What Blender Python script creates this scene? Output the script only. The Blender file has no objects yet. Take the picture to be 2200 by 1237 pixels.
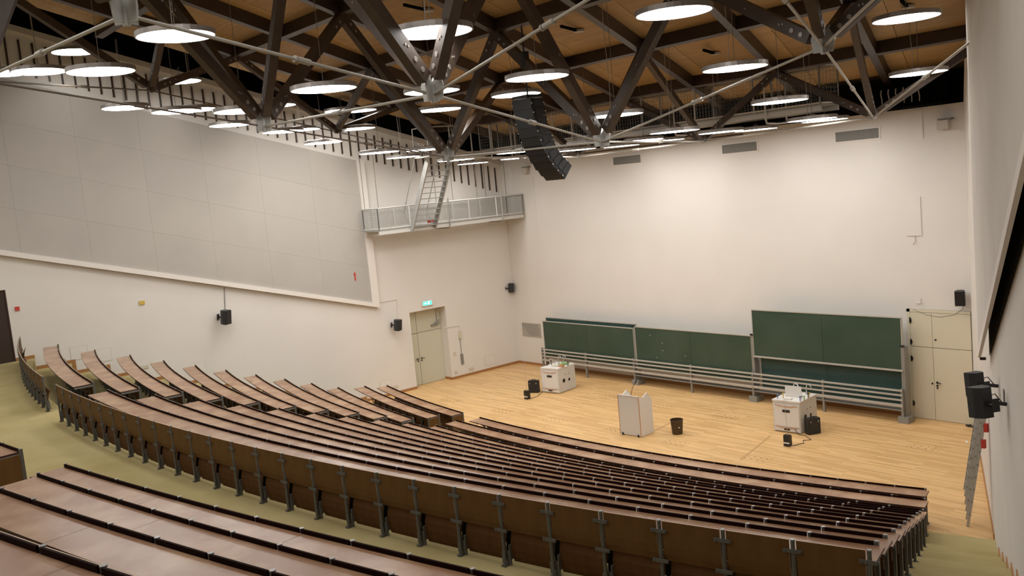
import bpy, math, random
from mathutils import Vector, Matrix
import numpy as np
random.seed(4)
S = bpy.context.scene
COL = S.collection
PI = math.pi

# ------------------------------------------------------------------ camera
F0 = 1980.0
CAM = Vector((30.2, -24.98, 7.65))
def _rot(a, b, c):
    ca, sa, cb, sb, cc, sc = math.cos(a), math.sin(a), math.cos(b), math.sin(b), math.cos(c), math.sin(c)
    Rz = Matrix(((cc, -sc, 0), (sc, cc, 0), (0, 0, 1)))
    Rx = Matrix(((1, 0, 0), (0, cb, -sb), (0, sb, cb)))
    Ry = Matrix(((ca, 0, sa), (0, 1, 0), (-sa, 0, ca)))
    return Ry @ Rx @ Rz
RM = _rot(-8.80089044e-01, -1.11566195e-01, 9.24012159e-02)
def _w(v): return Vector((v[0], v[2], -v[1]))
cx, cy_, cz = _w(RM.col[0]), _w(RM.col[1]), _w(RM.col[2])
cam = bpy.data.cameras.new('camera')
cam.sensor_width = 36.0
cam.lens = 36.0 * F0 / 2200.0
cam.clip_end = 200
co = bpy.data.objects.new('camera', cam)
COL.objects.link(co)
M = Matrix.Identity(4)
for i in range(3):
    M[i][0] = cx[i]; M[i][1] = -cy_[i]; M[i][2] = -cz[i]; M[i][3] = CAM[i]
co.matrix_world = M
S.camera = co
# helpers that give the place of a thing from where it stands on a known surface
def ray(px, py): return cx * ((px - 1100) / F0) + cy_ * ((py - 618.5) / F0) + cz
def atZ(px, py, z): r = ray(px, py); return CAM + r * ((z - CAM.z) / r.z)
def atY(px, py, y): r = ray(px, py); return CAM + r * ((y - CAM.y) / r.y)
def atX(px, py, x): r = ray(px, py); return CAM + r * ((x - CAM.x) / r.x)
def atP(px, py, p0, n):
    r = ray(px, py); p0 = Vector(p0); n = Vector(n)
    return CAM + r * ((p0 - CAM).dot(n) / r.dot(n))
# ------------------------------------------------------------------ world and exposure
W = bpy.data.worlds.new('world'); S.world = W; W.use_nodes = True
W.node_tree.nodes['Background'].inputs[0].default_value = (0.9, 0.85, 0.8, 1)
W.node_tree.nodes['Background'].inputs[1].default_value = 0.02
S.view_settings.view_transform = 'Standard'
S.view_settings.look = 'None'
S.view_settings.gamma = 1.0
S.view_settings.use_curve_mapping = False
S.view_settings.exposure = 0.0
LAMP = 14.0          # radiance of the pendant lamps (their own light sits in their builder)
S.cycles.max_bounces = 7
S.cycles.diffuse_bounces = 5
S.cycles.glossy_bounces = 3

# ------------------------------------------------------------------ materials
def mat(name, col, rough=0.6, metal=0.0, spec=0.5, noise=None, bump=None, emit=None):
    m = bpy.data.materials.new(name); m.use_nodes = True
    nt = m.node_tree; b = nt.nodes['Principled BSDF']
    b.inputs['Base Color'].default_value = (*col, 1)
    b.inputs['Roughness'].default_value = rough
    b.inputs['Metallic'].default_value = metal
    b.inputs['Specular IOR Level'].default_value = spec
    if noise:                                     # (scale, colour2, stretch xyz, contrast lo, hi)
        sc, c2, st, lo, hi = noise
        tc = nt.nodes.new('ShaderNodeTexCoord'); mp = nt.nodes.new('ShaderNodeMapping')
        mp.inputs['Scale'].default_value = st
        nz = nt.nodes.new('ShaderNodeTexNoise'); nz.inputs['Scale'].default_value = sc
        nz.inputs['Detail'].default_value = 5
        rp = nt.nodes.new('ShaderNodeValToRGB')
        rp.color_ramp.elements[0].position = lo; rp.color_ramp.elements[1].position = hi
        rp.color_ramp.elements[0].color = (*col, 1); rp.color_ramp.elements[1].color = (*c2, 1)
        nt.links.new(tc.outputs['Object'], mp.inputs[0]); nt.links.new(mp.outputs[0], nz.inputs['Vector'])
        nt.links.new(nz.outputs[0], rp.inputs[0]); nt.links.new(rp.outputs[0], b.inputs['Base Color'])
        if bump:
            bp = nt.nodes.new('ShaderNodeBump'); bp.inputs['Strength'].default_value = bump
            bp.inputs['Distance'].default_value = 0.01
            nt.links.new(nz.outputs[0], bp.inputs['Height']); nt.links.new(bp.outputs[0], b.inputs['Normal'])
    if emit:
        b.inputs['Emission Color'].default_value = (*emit[0], 1)
        b.inputs['Emission Strength'].default_value = emit[1]
    return m
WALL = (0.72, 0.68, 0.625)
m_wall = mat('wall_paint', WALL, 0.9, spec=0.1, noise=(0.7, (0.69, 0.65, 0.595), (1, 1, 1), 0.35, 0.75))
m_panel = mat('grey_panel', (0.455, 0.42, 0.375), 0.85, spec=0.1, noise=(0.9, (0.425, 0.395, 0.355), (1, 1, 1), 0.35, 0.7))
m_panel2 = mat('grey_panel_shade', (0.435, 0.405, 0.365), 0.85, spec=0.1)
m_frame = mat('white_frame', (0.74, 0.69, 0.63), 0.7, spec=0.15)
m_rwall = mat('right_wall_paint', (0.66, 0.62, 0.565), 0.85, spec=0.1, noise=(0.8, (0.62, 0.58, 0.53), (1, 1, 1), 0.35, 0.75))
m_base = mat('baseboard_wood', (0.36, 0.17, 0.055), 0.5)
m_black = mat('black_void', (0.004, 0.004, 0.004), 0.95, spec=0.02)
m_ledge = mat('wall_ledge', (0.55, 0.51, 0.455), 0.8, spec=0.1)
m_carpet = mat('olive_carpet', (0.43, 0.355, 0.175), 0.97, spec=0.05, noise=(1.1, (0.36, 0.29, 0.13), (1, 1, 1), 0.35, 0.7))
m_beam = mat('dark_beam', (0.040, 0.024, 0.016), 0.42, spec=0.5, noise=(3.0, (0.062, 0.039, 0.026), (1, 1, 1), 0.3, 0.8))
m_strut = mat('dark_strut', (0.052, 0.034, 0.024), 0.5, spec=0.4, noise=(4.0, (0.080, 0.054, 0.038), (1, 1, 1), 0.3, 0.8))
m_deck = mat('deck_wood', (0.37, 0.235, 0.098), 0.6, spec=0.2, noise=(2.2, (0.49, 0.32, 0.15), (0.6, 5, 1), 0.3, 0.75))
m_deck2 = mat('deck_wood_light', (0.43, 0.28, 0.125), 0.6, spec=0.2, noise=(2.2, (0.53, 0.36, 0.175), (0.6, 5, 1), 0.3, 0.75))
m_steel = mat('galvanised_steel', (0.42, 0.41, 0.38), 0.55, 0.3, noise=(6, (0.33, 0.325, 0.30), (1, 1, 1), 0.3, 0.8))
m_rod = mat('tie_rod_paint', (0.36, 0.335, 0.29), 0.5, 0.2)
m_drod = mat('brown_rod', (0.10, 0.075, 0.055), 0.6)
m_bolt = mat('bolt_washer', (0.30, 0.27, 0.24), 0.5, 0.4)
m_wire = mat('wire', (0.22, 0.19, 0.16), 0.6)
m_cable = mat('white_cable', (0.42, 0.37, 0.31), 0.6)
m_rim = mat('lamp_rim', (0.33, 0.30, 0.275), 0.4, 0.5)
m_lamp = mat('lamp_diffuser', (0.9, 0.9, 0.9), 0.6, emit=((1.0, 0.985, 0.965), LAMP))
m_desk = mat('desk_linoleum', (0.30, 0.160, 0.088), 0.27, spec=0.5, noise=(2.0, (0.47, 0.300, 0.180), (1, 1, 1), 0.42, 0.74))
m_dedge = mat('desk_edge', (0.055, 0.02, 0.014), 0.5)
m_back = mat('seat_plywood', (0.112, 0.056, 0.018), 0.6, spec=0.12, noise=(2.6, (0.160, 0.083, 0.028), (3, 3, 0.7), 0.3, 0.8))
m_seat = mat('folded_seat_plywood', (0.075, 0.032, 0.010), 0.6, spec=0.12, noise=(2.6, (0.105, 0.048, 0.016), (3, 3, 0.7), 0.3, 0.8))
m_lip = mat('plywood_edge', (0.50, 0.34, 0.22), 0.5)
m_post = mat('seat_post_steel', (0.125, 0.123, 0.112), 0.55, 0.3)
m_cap = mat('post_cap', (0.30, 0.295, 0.28), 0.3, 0.5)
m_ledg = mat('dark_maroon_ledge', (0.012, 0.003, 0.002), 0.7, spec=0.06)
m_arm = mat('desk_arm_steel', (0.22, 0.215, 0.20), 0.5, 0.3)
m_door = mat('cream_door', (0.64, 0.585, 0.44), 0.6, spec=0.2)
m_doorl = mat('olive_cream_door', (0.555, 0.535, 0.415), 0.6, spec=0.2)
m_gap = mat('door_gap', (0.10, 0.09, 0.07), 0.9)
m_ddoor = mat('brown_door', (0.035, 0.019, 0.011), 0.6)
m_blk = mat('black_plastic', (0.011, 0.011, 0.012), 0.45)
m_blk2 = mat('dark_grey_plastic', (0.020, 0.021, 0.023), 0.5)
m_green = mat('chalkboard_green', (0.034, 0.062, 0.040), 0.40, spec=0.4, noise=(0.9, (0.056, 0.086, 0.062), (1, 1, 1), 0.35, 0.8))
m_green2 = mat('chalkboard_teal', (0.026, 0.062, 0.056), 0.40, spec=0.4, noise=(1.0, (0.036, 0.074, 0.066), (1, 1, 1), 0.35, 0.8))
m_alu = mat('aluminium', (0.47, 0.44, 0.385), 0.5, 0.15)
m_alud = mat('dull_aluminium', (0.26, 0.25, 0.225), 0.55, 0.2)
m_white = mat('white_laminate', (0.70, 0.675, 0.63), 0.45)
m_wside = mat('cream_laminate', (0.60, 0.575, 0.53), 0.5)
m_edgeo = mat('orange_edge', (0.50, 0.25, 0.12), 0.5)
m_grille = mat('vent_grille', (0.22, 0.205, 0.18), 0.7)
m_exit = mat('exit_sign_green', (0.05, 0.5, 0.35), 0.4, emit=((0.10, 0.80, 0.62), 1.3))
m_exitw = mat('exit_sign_white', (0.9, 0.95, 0.9), 0.4, emit=((0.75, 1.0, 0.95), 1.6))
m_red = mat('red_paint', (0.55, 0.05, 0.03), 0.5)
m_bin = mat('brown_bin', (0.055, 0.030, 0.010), 0.5)
m_plaq = mat('plaque_metal', (0.42, 0.39, 0.34), 0.5, 0.2)
m_gapshade = mat('gap_shade_paint', (0.028, 0.024, 0.014), 0.9, spec=0.05)  # shade in the gap behind the right panel, put into the colour
m_ink = mat('engraved_ink', (0.13, 0.12, 0.11), 0.7)
m_yel = mat('yellow_plastic', (0.6, 0.42, 0.08), 0.5)
m_chrome = mat('chrome', (0.6, 0.62, 0.62), 0.2, 0.9)
m_blue = mat('blue_cap', (0.10, 0.16, 0.34), 0.5)
m_grn = mat('green_cloth', (0.25, 0.42, 0.16), 0.7)
m_steelb = mat('bright_steel', (0.60, 0.585, 0.55), 0.5, 0.2)
m_mesh = mat('mesh_wire', (0.30, 0.295, 0.27), 0.5, 0.2)
m_hole = mat('floor_dot', (0.05, 0.03, 0.015), 0.8)
m_seam = mat('floor_seam', (0.48, 0.29, 0.12), 0.6)
m_faint = mat('faint_edge', (0.55, 0.50, 0.44), 0.8)
m_sock = mat('socket_cream', (0.58, 0.53, 0.42), 0.5)

def parquet():
    m = bpy.data.materials.new('parquet'); m.use_nodes = True
    nt = m.node_tree; b = nt.nodes['Principled BSDF']
    b.inputs['Roughness'].default_value = 0.38; b.inputs['Specular IOR Level'].default_value = 0.35
    tc = nt.nodes.new('ShaderNodeTexCoord')
    br = nt.nodes.new('ShaderNodeTexBrick'); br.offset = 0.37; br.offset_frequency = 2
    br.inputs['Scale'].default_value = 1.0
    br.inputs['Brick Width'].default_value = 1.15; br.inputs['Row Height'].default_value = 0.085
    br.inputs['Mortar Size'].default_value = 0.0; br.inputs['Bias'].default_value = 0.0
    br.inputs['Color1'].default_value = (0.90, 0.585, 0.27, 1)
    br.inputs['Color2'].default_value = (0.70, 0.42, 0.17, 1)
    nz = nt.nodes.new('ShaderNodeTexNoise'); nz.inputs['Scale'].default_value = 1.2; nz.inputs['Detail'].default_value = 4
    mp = nt.nodes.new('ShaderNodeMapping'); mp.inputs['Scale'].default_value = (1, 9, 1)
    mx = nt.nodes.new('ShaderNodeMix'); mx.data_type = 'RGBA'; mx.blend_type = 'MULTIPLY'
    mx.inputs[0].default_value = 0.35
    nt.links.new(tc.outputs['Object'], br.inputs['Vector'])
    nt.links.new(tc.outputs['Object'], mp.inputs[0]); nt.links.new(mp.outputs[0], nz.inputs['Vector'])
    nt.links.new(br.outputs['Color'], mx.inputs[6]); nt.links.new(nz.outputs[0], mx.inputs[7])
    nt.links.new(mx.outputs[2], b.inputs['Base Color'])
    return m
m_parq = parquet()

# ------------------------------------------------------------------ mesh tools
class G:
    def __init__(s): s.v = []; s.f = []; s.m = []
    def quad(s, pts, mi=0):
        o = len(s.v); s.v += [tuple(p) for p in pts]; s.f.append(tuple(range(o, o + len(pts)))); s.m.append(mi); return s
    def box(s, c, d, mi=0, M=None):
        o = len(s.v)
        for z in (-1, 1):
            for x, y in ((-1, -1), (1, -1), (1, 1), (-1, 1)):
                p = Vector((c[0] + x * d[0] / 2, c[1] + y * d[1] / 2, c[2] + z * d[2] / 2))
                if M: p = M @ p
                s.v.append(tuple(p))
        for q in ((3, 2, 1, 0), (4, 5, 6, 7), (0, 1, 5, 4), (1, 2, 6, 5), (2, 3, 7, 6), (3, 0, 4, 7)):
            s.f.append(tuple(o + i for i in q)); s.m.append(mi)
        return s
    def beam(s, a, b, w, h, up=(0, 0, 1), mi=0, top=False):
        a = Vector(a); b = Vector(b); d = (b - a).normalized()
        x = d.cross(Vector(up)).normalized(); u = x.cross(d).normalized()
        o = len(s.v); hi, lo = (0, -h) if top else (h / 2, -h / 2)
        for p in (a, b):
            for i, j in ((-w / 2, lo), (w / 2, lo), (w / 2, hi), (-w / 2, hi)):
                s.v.append(tuple(p + x * i + u * j))
        for q in ((0, 1, 2, 3), (7, 6, 5, 4), (0, 4, 5, 1), (1, 5, 6, 2), (2, 6, 7, 3), (3, 7, 4, 0)):
            s.f.append(tuple(o + i for i in q)); s.m.append(mi)
        return s
    def cyl(s, a, b, r, n=8, mi=0, r2=None, capmi=None):
        a = Vector(a); b = Vector(b); d = (b - a).normalized(); r2 = r if r2 is None else r2
        t = Vector((0, 0, 1)) if abs(d.z) < 0.9 else Vector((1, 0, 0))
        x = d.cross(t).normalized(); y = d.cross(x)
        o = len(s.v)
        for p, rr in ((a, r), (b, r2)):
            for i in range(n):
                an = 2 * PI * i / n
                s.v.append(tuple(p + x * math.cos(an) * rr + y * math.sin(an) * rr))
        for i in range(n):
            j = (i + 1) % n
            s.f.append((o + i, o + j, o + n + j, o + n + i)); s.m.append(mi)
        cm = mi if capmi is None else capmi
        s.f.append(tuple(o + i for i in reversed(range(n)))); s.m.append(cm)
        s.f.append(tuple(o + n + i for i in range(n))); s.m.append(cm)
        return s
    def tube(s, pts, r, n=6, mi=0):
        pts = [Vector(p) for p in pts]; o = len(s.v); prev = None
        for k, p in enumerate(pts):
            d = (pts[min(k + 1, len(pts) - 1)] - pts[max(k - 1, 0)]).normalized()
            t = Vector((0, 0, 1)) if abs(d.z) < 0.95 else Vector((1, 0, 0))
            x = d.cross(t).normalized() if prev is None else (prev - d * prev.dot(d)).normalized()
            prev = x; y = d.cross(x)
            for i in range(n):
                an = 2 * PI * i / n
                s.v.append(tuple(p + x * math.cos(an) * r + y * math.sin(an) * r))
        for k in range(len(pts) - 1):
            for i in range(n):
                j = (i + 1) % n
                s.f.append((o + k * n + i, o + k * n + j, o + (k + 1) * n + j, o + (k + 1) * n + i)); s.m.append(mi)
        s.f.append(tuple(o + i for i in reversed(range(n)))); s.m.append(mi)
        s.f.append(tuple(o + (len(pts) - 1) * n + i for i in range(n))); s.m.append(mi)
        return s
    def prism(s, poly, lo, hi, axis='z', mi=0):
        def P(a, b, t): return {'z': (a, b, t), 'x': (t, a, b), 'y': (a, t, b)}[axis]
        o = len(s.v); n = len(poly)
        for t in (lo, hi):
            for a, b in poly: s.v.append(P(a, b, t))
        for i in range(n):
            j = (i + 1) % n
            s.f.append((o + i, o + j, o + n + j, o + n + i)); s.m.append(mi)
        s.f.append(tuple(o + i for i in reversed(range(n)))); s.m.append(mi)
        s.f.append(tuple(o + n + i for i in range(n))); s.m.append(mi)
        return s
    def mesh(s, name, *mats):
        me = bpy.data.meshes.new(name); me.from_pydata(s.v, [], s.f)
        for m in mats: me.materials.append(m)
        if len(mats) > 1: me.polygons.foreach_set('material_index', s.m)
        me.validate(); me.update(); return me
def link(name, me, parent=None, M=None):
    o = bpy.data.objects.new(name, me); COL.objects.link(o)
    if M is not None: o.matrix_basis = M
    if parent is not None: o.parent = parent
    return o
def T(x, y, z, rz=0): return Matrix.Translation((x, y, z)) @ Matrix.Rotation(rz, 4, 'Z')
def thing(name, label, cat, loc=(0, 0, 0), rz=0, group=None):
    o = link(name, None, None, T(*loc, rz)); o['label'] = label; o['category'] = cat
    o.empty_display_size = 0.2
    if group: o['group'] = group
    return o
def tag(o, label, cat, group=None):
    o['label'] = label; o['category'] = cat
    if group: o['group'] = group
    return o
def struct(o, label=None, cat=None):
    o['kind'] = 'structure'
    if label: o['label'] = label
    if cat: o['category'] = cat
    return o
ORD = ['zeroth', 'first', 'second', 'third', 'fourth', 'fifth', 'sixth', 'seventh', 'eighth', 'ninth', 'tenth', 'eleventh', 'twelfth', 'thirteenth', 'fourteenth']

# ------------------------------------------------------------------ seating geometry (plan arcs)
# row: centre x, centre y, radius, tier level, [wing left, wing right, block left, block right] in degrees
ROWS = {
 1:(10.900,31.400,40.048,0.00,[-13.827,-5.205,-3.291,15.161]),
 2:(11.045,31.118,40.610,0.10,[-14.309,-5.502,-3.559,15.284]),
 3:(11.191,30.836,41.473,0.32,[-13.972,-5.097,-3.272,15.469]),
 4:(11.336,30.555,42.196,0.67,[-14.033,-4.954,-3.183,15.594]),
 5:(11.482,30.273,42.896,1.02,[-14.037,-4.838,-3.108,15.715]),
 6:(11.627,29.991,43.631,1.37,[-14.031,-4.696,-3.057,15.834]),
 7:(11.773,29.709,44.356,1.72,[-14.099,-4.577,-2.923,15.950]),
 8:(11.918,29.427,45.061,2.07,[-14.079,-4.644,-2.942,16.071]),
 9:(12.064,29.145,45.778,2.42,[-14.017,-4.510,-2.851,16.187]),
 10:(12.209,28.864,46.489,2.77,[-14.109,-4.394,-2.783,16.295]),
 11:(12.355,28.582,47.215,3.12,[-14.069,-4.304,-2.733,16.396]),
 12:(12.500,28.300,47.927,3.47,[-13.971,-4.195,-2.581,16.506]),
 13:(12.619,28.034,48.670,3.82,[-14.35,-4.05,-2.41,16.62]),
 14:(7.50,52.62,75.855,4.135,[1.60,7.38,8.405,15.2]),
 15:(9.41,46.33,70.037,4.385,[2.0,7.4,8.485,15.0]),
 16:(9.93,42.05,66.610,4.735,[2.0,7.4,9.40,15.3]),
 17:(10.2,39.0,64.545,5.135,[2.0,7.4,10.6,15.5]),
}
RIS = 0.27
def rwx(y): return 19.17 - 0.4815 * y            # right wall line
def arc_y(k, x, off=0.0):
    c = ROWS[k]; r = c[2] - off
    return c[1] - math.sqrt(max(r * r - (x - c[0]) ** 2, 0))
def arc_end(k, off=0.0):
    x = 24.0
    for _ in range(40): x = rwx(arc_y(k, x, off))
    return x
def arc_pts(k, off, n=48):
    xe = arc_end(k, off)
    return [(xe * i / n, arc_y(k, xe * i / n, off)) for i in range(n + 1)]

# ------------------------------------------------------------------ floors
g = G(); a2 = arc_pts(2, 0.22)
poly = [(0, 0), (19.17, 0)] + [(x, y) for x, y in reversed(a2)]
g.quad([(x, y, 0) for x, y in reversed(poly)])
# recess floor of the stage door
g.quad([(-0.5, -5.33, 0), (-0.5, -3.6, 0), (0, -3.6, 0), (0, -5.33, 0)][::-1])
struct(link('floor', g.mesh('floor', m_parq)), 'honey coloured strip parquet of the stage', 'floor')
ft = struct(link('floor_tiers', None), 'olive carpeted stepped tiers under the curved benches', 'floor')
prev = None
for k in range(2, 18):
    off = 0.22 if k == 2 else RIS
    inn = arc_pts(k, off)
    z = ROWS[k][3]; zb = ROWS[k - 1][3]
    if k < 17: out = arc_pts(k + 1, RIS); zt = ROWS[k + 1][3]
    else: out = [(x, y - 0.95) for x, y in inn]; out[-1] = (rwx(out[-1][1] - .3) , out[-1][1] - .3); zt = 5.55
    g = G()
    for i in range(48):
        A, B, C, D = inn[i], inn[i + 1], out[i + 1], out[i]
        g.quad([(D[0], D[1], z), (C[0], C[1], z), (B[0], B[1], z), (A[0], A[1], z)])
        g.quad([(A[0], A[1], z), (B[0], B[1], z), (B[0], B[1], zb), (A[0], A[1], zb)])
    link('carpet_tier', g.mesh('carpet_tier', m_carpet), ft)
    last = out
g = G()
for i in range(48):
    A, B = last[i], last[i + 1]
    g.quad([(A[0], A[1], 5.55), (B[0], B[1], 5.55), (B[0], B[1], 5.135), (A[0], A[1], 5.135)])
    g.quad([(A[0], -32.5, 5.55), (rwx(-32.5) if i == 47 else B[0], -32.5, 5.55), (B[0], B[1], 5.55), (A[0], A[1], 5.55)])
link('carpet_landing', g.mesh('carpet_landing', m_carpet), ft)

# ------------------------------------------------------------------ walls
def ztop_l(y): return 8.68 - 0.274 * y
g = G()
def wl(y0, y1, z0, z1=None):
    a = ztop_l(y0) if z1 is None else z1; b = ztop_l(y1) if z1 is None else z1
    g.quad([(0, y0, z0), (0, y1, z0), (0, y1, b), (0, y0, a)])
wl(0, -3.6, -0.05); wl(-3.6, -5.33, 3.04); wl(-5.33, -19.2, -0.05)
wl(-19.2, -21.2, 5.95); wl(-19.2, -21.2, -0.05, 3.80); wl(-21.2, -32.5, -0.05)
# reveal of the door recess
g.quad([(0, -3.6, 0), (-0.47, -3.6, 0), (-0.47, -3.6, 3.04), (0, -3.6, 3.04)])
g.quad([(0, -5.33, 0), (0, -5.33, 3.04), (-0.47, -5.33, 3.04), (-0.47, -5.33, 0)])
g.quad([(0, -3.6, 3.04), (-0.47, -3.6, 3.04), (-0.47, -5.33, 3.04), (0, -5.33, 3.04)])
wlo = struct(link('wall_left', g.mesh('wall_left', m_wall)), 'long white side wall left of the curved benches', 'wall')
# ledge along the top of the left wall
g = G(); g.beam((0.04, 0, ztop_l(0) - .02), (0.04, -32.5, ztop_l(-32.5) - .02), 0.10, 0.17, top=True)
link('wall_ledge', g.mesh('wall_ledge', m_ledge), wlo)
# dark vertical slats high on the left wall
slat_me = {}
ys = [-0.38 - 0.357 * i for i in range(0, 54)]
for i, y in enumerate(ys):
    zt = 8.40 + 0.2725 * (-y - 0.38); L = 1.01
    if -7.0 < y < -3.2: zt += 0.0
    me = G().box((0.02, 0, -L / 2), (0.04, 0.05, L)).mesh('wall_slat', m_drod if False else m_beam)
    link('slat', me, wlo, T(0, y, zt))
# black void between wall top and deck
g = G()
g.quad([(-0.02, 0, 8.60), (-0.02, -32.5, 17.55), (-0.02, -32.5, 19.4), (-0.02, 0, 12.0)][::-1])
struct(link('trim_1', g.mesh('void_left', m_black)), 'black gap between the left wall top and the roof deck', 'gap')
# front wall
g = G(); g.quad([(0, 0, -0.05), (0, 0, 8.68), (19.17, 0, 8.70), (19.17, 0, -0.05)])
wfo = struct(link('wall_front', g.mesh('wall_front', m_wall)), 'tall white front wall behind the green boards', 'wall')
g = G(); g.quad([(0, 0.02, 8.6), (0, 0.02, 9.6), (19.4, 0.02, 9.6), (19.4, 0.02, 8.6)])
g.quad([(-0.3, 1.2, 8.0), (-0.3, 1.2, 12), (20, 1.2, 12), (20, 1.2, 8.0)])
struct(link('trim_2', g.mesh('void_front', m_black)), 'black gap above the front wall', 'gap')
# right wall, set at an angle, and back wall
RD = Vector((0.4338, -0.9010, 0)); RN = Vector((-0.9010, -0.4338, 0)); R0 = Vector((19.17, 0, 0))
def rw(s, z, off=0.0): return R0 + RD * s + RN * off + Vector((0, 0, z))
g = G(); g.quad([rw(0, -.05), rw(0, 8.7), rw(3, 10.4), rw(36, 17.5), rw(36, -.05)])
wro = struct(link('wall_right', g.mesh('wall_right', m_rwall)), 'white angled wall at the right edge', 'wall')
g = G(); g.quad([(0, -32.4, 3), (0, -32.4, 19), (34.9, -32.4, 19), (34.9, -32.4, 3)])
struct(link('wall_back', g.mesh('wall_back', m_wall)))

# baseboards
g = G()
def bb(p, q, z, h=0.10, t=0.02, n=(1, 0)):
    a = Vector((p[0] + n[0] * t / 2, p[1] + n[1] * t / 2, z + h / 2)); b = Vector((q[0] + n[0] * t / 2, q[1] + n[1] * t / 2, z + h / 2))
    g.beam(a, b, t, h)
bb((0, 0), (0, -3.6), 0); bb((0, -5.33), (0, arc_y(2, 0, .22)), 0)
bb((0, -3.6), (-.47, -3.6), 0, n=(0, -1))
for k in range(2, 17):
    ya = arc_y(k, 0, RIS if k > 2 else .22); yb = arc_y(k + 1, 0, RIS); z = ROWS[k][3]; zb = ROWS[k - 1][3]
    if k == 13:
        bb((0, ya), (0, -19.19), z)
        continue
    bb((0, ya + .05), (0, yb), z)
    g.box((0.011, ya + .05, (z + zb) / 2 + .1), (0.02, 0.10, z - zb))
struct(link('baseboard_left', g.mesh('baseboard_left', m_base)), 'stepped brown wooden skirting along the left wall', 'baseboard')
g = G(); bb((0, 0), (17.36, 0), 0, n=(0, -1)); struct(link('baseboard_front', g.mesh('baseboard_front', m_base)), 'brown skirting along the front wall', 'baseboard')
g = G(); nn = (RN.x, RN.y)
p = rw(0, 0); q = rw(8.1, 0); bb((p.x, p.y), (q.x, q.y), 0, t=.02, n=nn)
for k in range(3, 17):
    xa = arc_end(k, RIS); ya = arc_y(k, xa, RIS); xb = arc_end(k + 1, RIS); yb = arc_y(k + 1, xb, RIS)
    bb((xa, ya), (xb, yb), ROWS[k][3], t=.02, n=nn)
struct(link('baseboard_right', g.mesh('baseboard_right', m_base)), 'brown skirting along the right wall', 'baseboard')

# ------------------------------------------------------------------ grey screens on the side walls
def screen(root, P, y0, y1, zb0, zb1, zt0, zt1, nx, ny, deep, mats, back=0.0):
    # P(s, z, off) maps wall coordinates; bottom and top edges run up the hall
    fr = 0.30
    g = G()
    def strip(a, b, w, mi=0):
        pass
    def q4(s0, s1, fb0, fb1, ft0, ft1, off): return [P(s0, fb0, off), P(s1, fb1, off), P(s1, ft1, off), P(s0, ft0, off)]
    def zb(s): return zb0 + (zb1 - zb0) * (s - y0) / (y1 - y0)
    def zt(s): return zt0 + (zt1 - zt0) * (s - y0) / (y1 - y0)
    def slab(s0, s1, f0, f1, off0, off1):     # f(s) gives lower / upper z
        c = [P(s0, f0(s0), off1), P(s1, f0(s1), off1), P(s1, f1(s1), off1), P(s0, f1(s0), off1)]
        d = [P(s0, f0(s0), off0), P(s1, f0(s1), off0), P(s1, f1(s1), off0), P(s0, f1(s0), off0)]
        o = len(g.v); g.v += [tuple(x) for x in c + d]
        for f in ((0, 1, 2, 3), (7, 6, 5, 4), (0, 4, 5, 1), (1, 5, 6, 2), (2, 6, 7, 3), (3, 7, 4, 0)):
            g.f.append(tuple(o + i for i in f)); g.m.append(0)
    slab(y0, y0 + fr, zb, zt, back, deep)                                  # front upright
    slab(y0 + fr, y1, zb, lambda s: zb(s) + 0.16, back, deep)              # lower rail
    link('frame', g.mesh('screen_frame', m_frame), root)
    for i in range(nx):
        for j in range(ny):
            s0 = y0 + fr + (y1 - y0 - fr) * i / nx + .0015; s1 = y0 + fr + (y1 - y0 - fr) * (i + 1) / nx - .0015
            f0 = lambda s, j=j: zb(s) + 0.16 + (zt(s) - zb(s) - .16) * j / ny + .0015
            f1 = lambda s, j=j: zb(s) + 0.16 + (zt(s) - zb(s) - .16) * (j + 1) / ny - .0015
            g = G(); slab(s0, s1, f0, f1, back, deep - (0.0 if back else 0.05))
            link('panel', g.mesh('screen_panel', mats[(i * 5 + j * 3) % 7 == 0]), root)
sl = thing('acoustic_screen', 'huge pale grey panel with white frame on the left wall', 'screen')
screen(sl, lambda s, z, off: Vector((off, -s, z)), 6.72, 26.4, 3.47, 9.00, 8.98, 14.13, 10, 4, 0.16, (m_panel, m_panel2))
sr = thing('acoustic_screen', 'grey panel with slanting lower edge on the right wall beside the camera', 'screen')
tip = atP(2101, 768, R0 + RN * 0.20, RN); s0 = (tip - R0).dot(RD)
pb = atP(2199, 332, R0 + RN * 0.20, RN); s1 = (pb - R0).dot(RD)
sl2 = (pb.z - tip.z) / (s1 - s0)
screen(sr, rw, s0, 31.0, tip.z, tip.z + sl2 * (31.0 - s0), 11.3, 16.8, 7, 3, 0.20, (m_rwall, m_rwall), back=0.15)
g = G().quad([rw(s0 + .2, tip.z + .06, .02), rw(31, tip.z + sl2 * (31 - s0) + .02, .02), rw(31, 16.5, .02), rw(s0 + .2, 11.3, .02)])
link('backing', g.mesh('backing', m_gapshade), sr)  # dark sheet added so the gap behind the panel looks shaded
g = G().beam(rw(s0 - .02, tip.z - .02, .12), rw(s0 + .06, tip.z - .01, .12), .10, .05); link('end_cap', g.mesh('end_cap', m_ddoor), sr)

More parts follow.
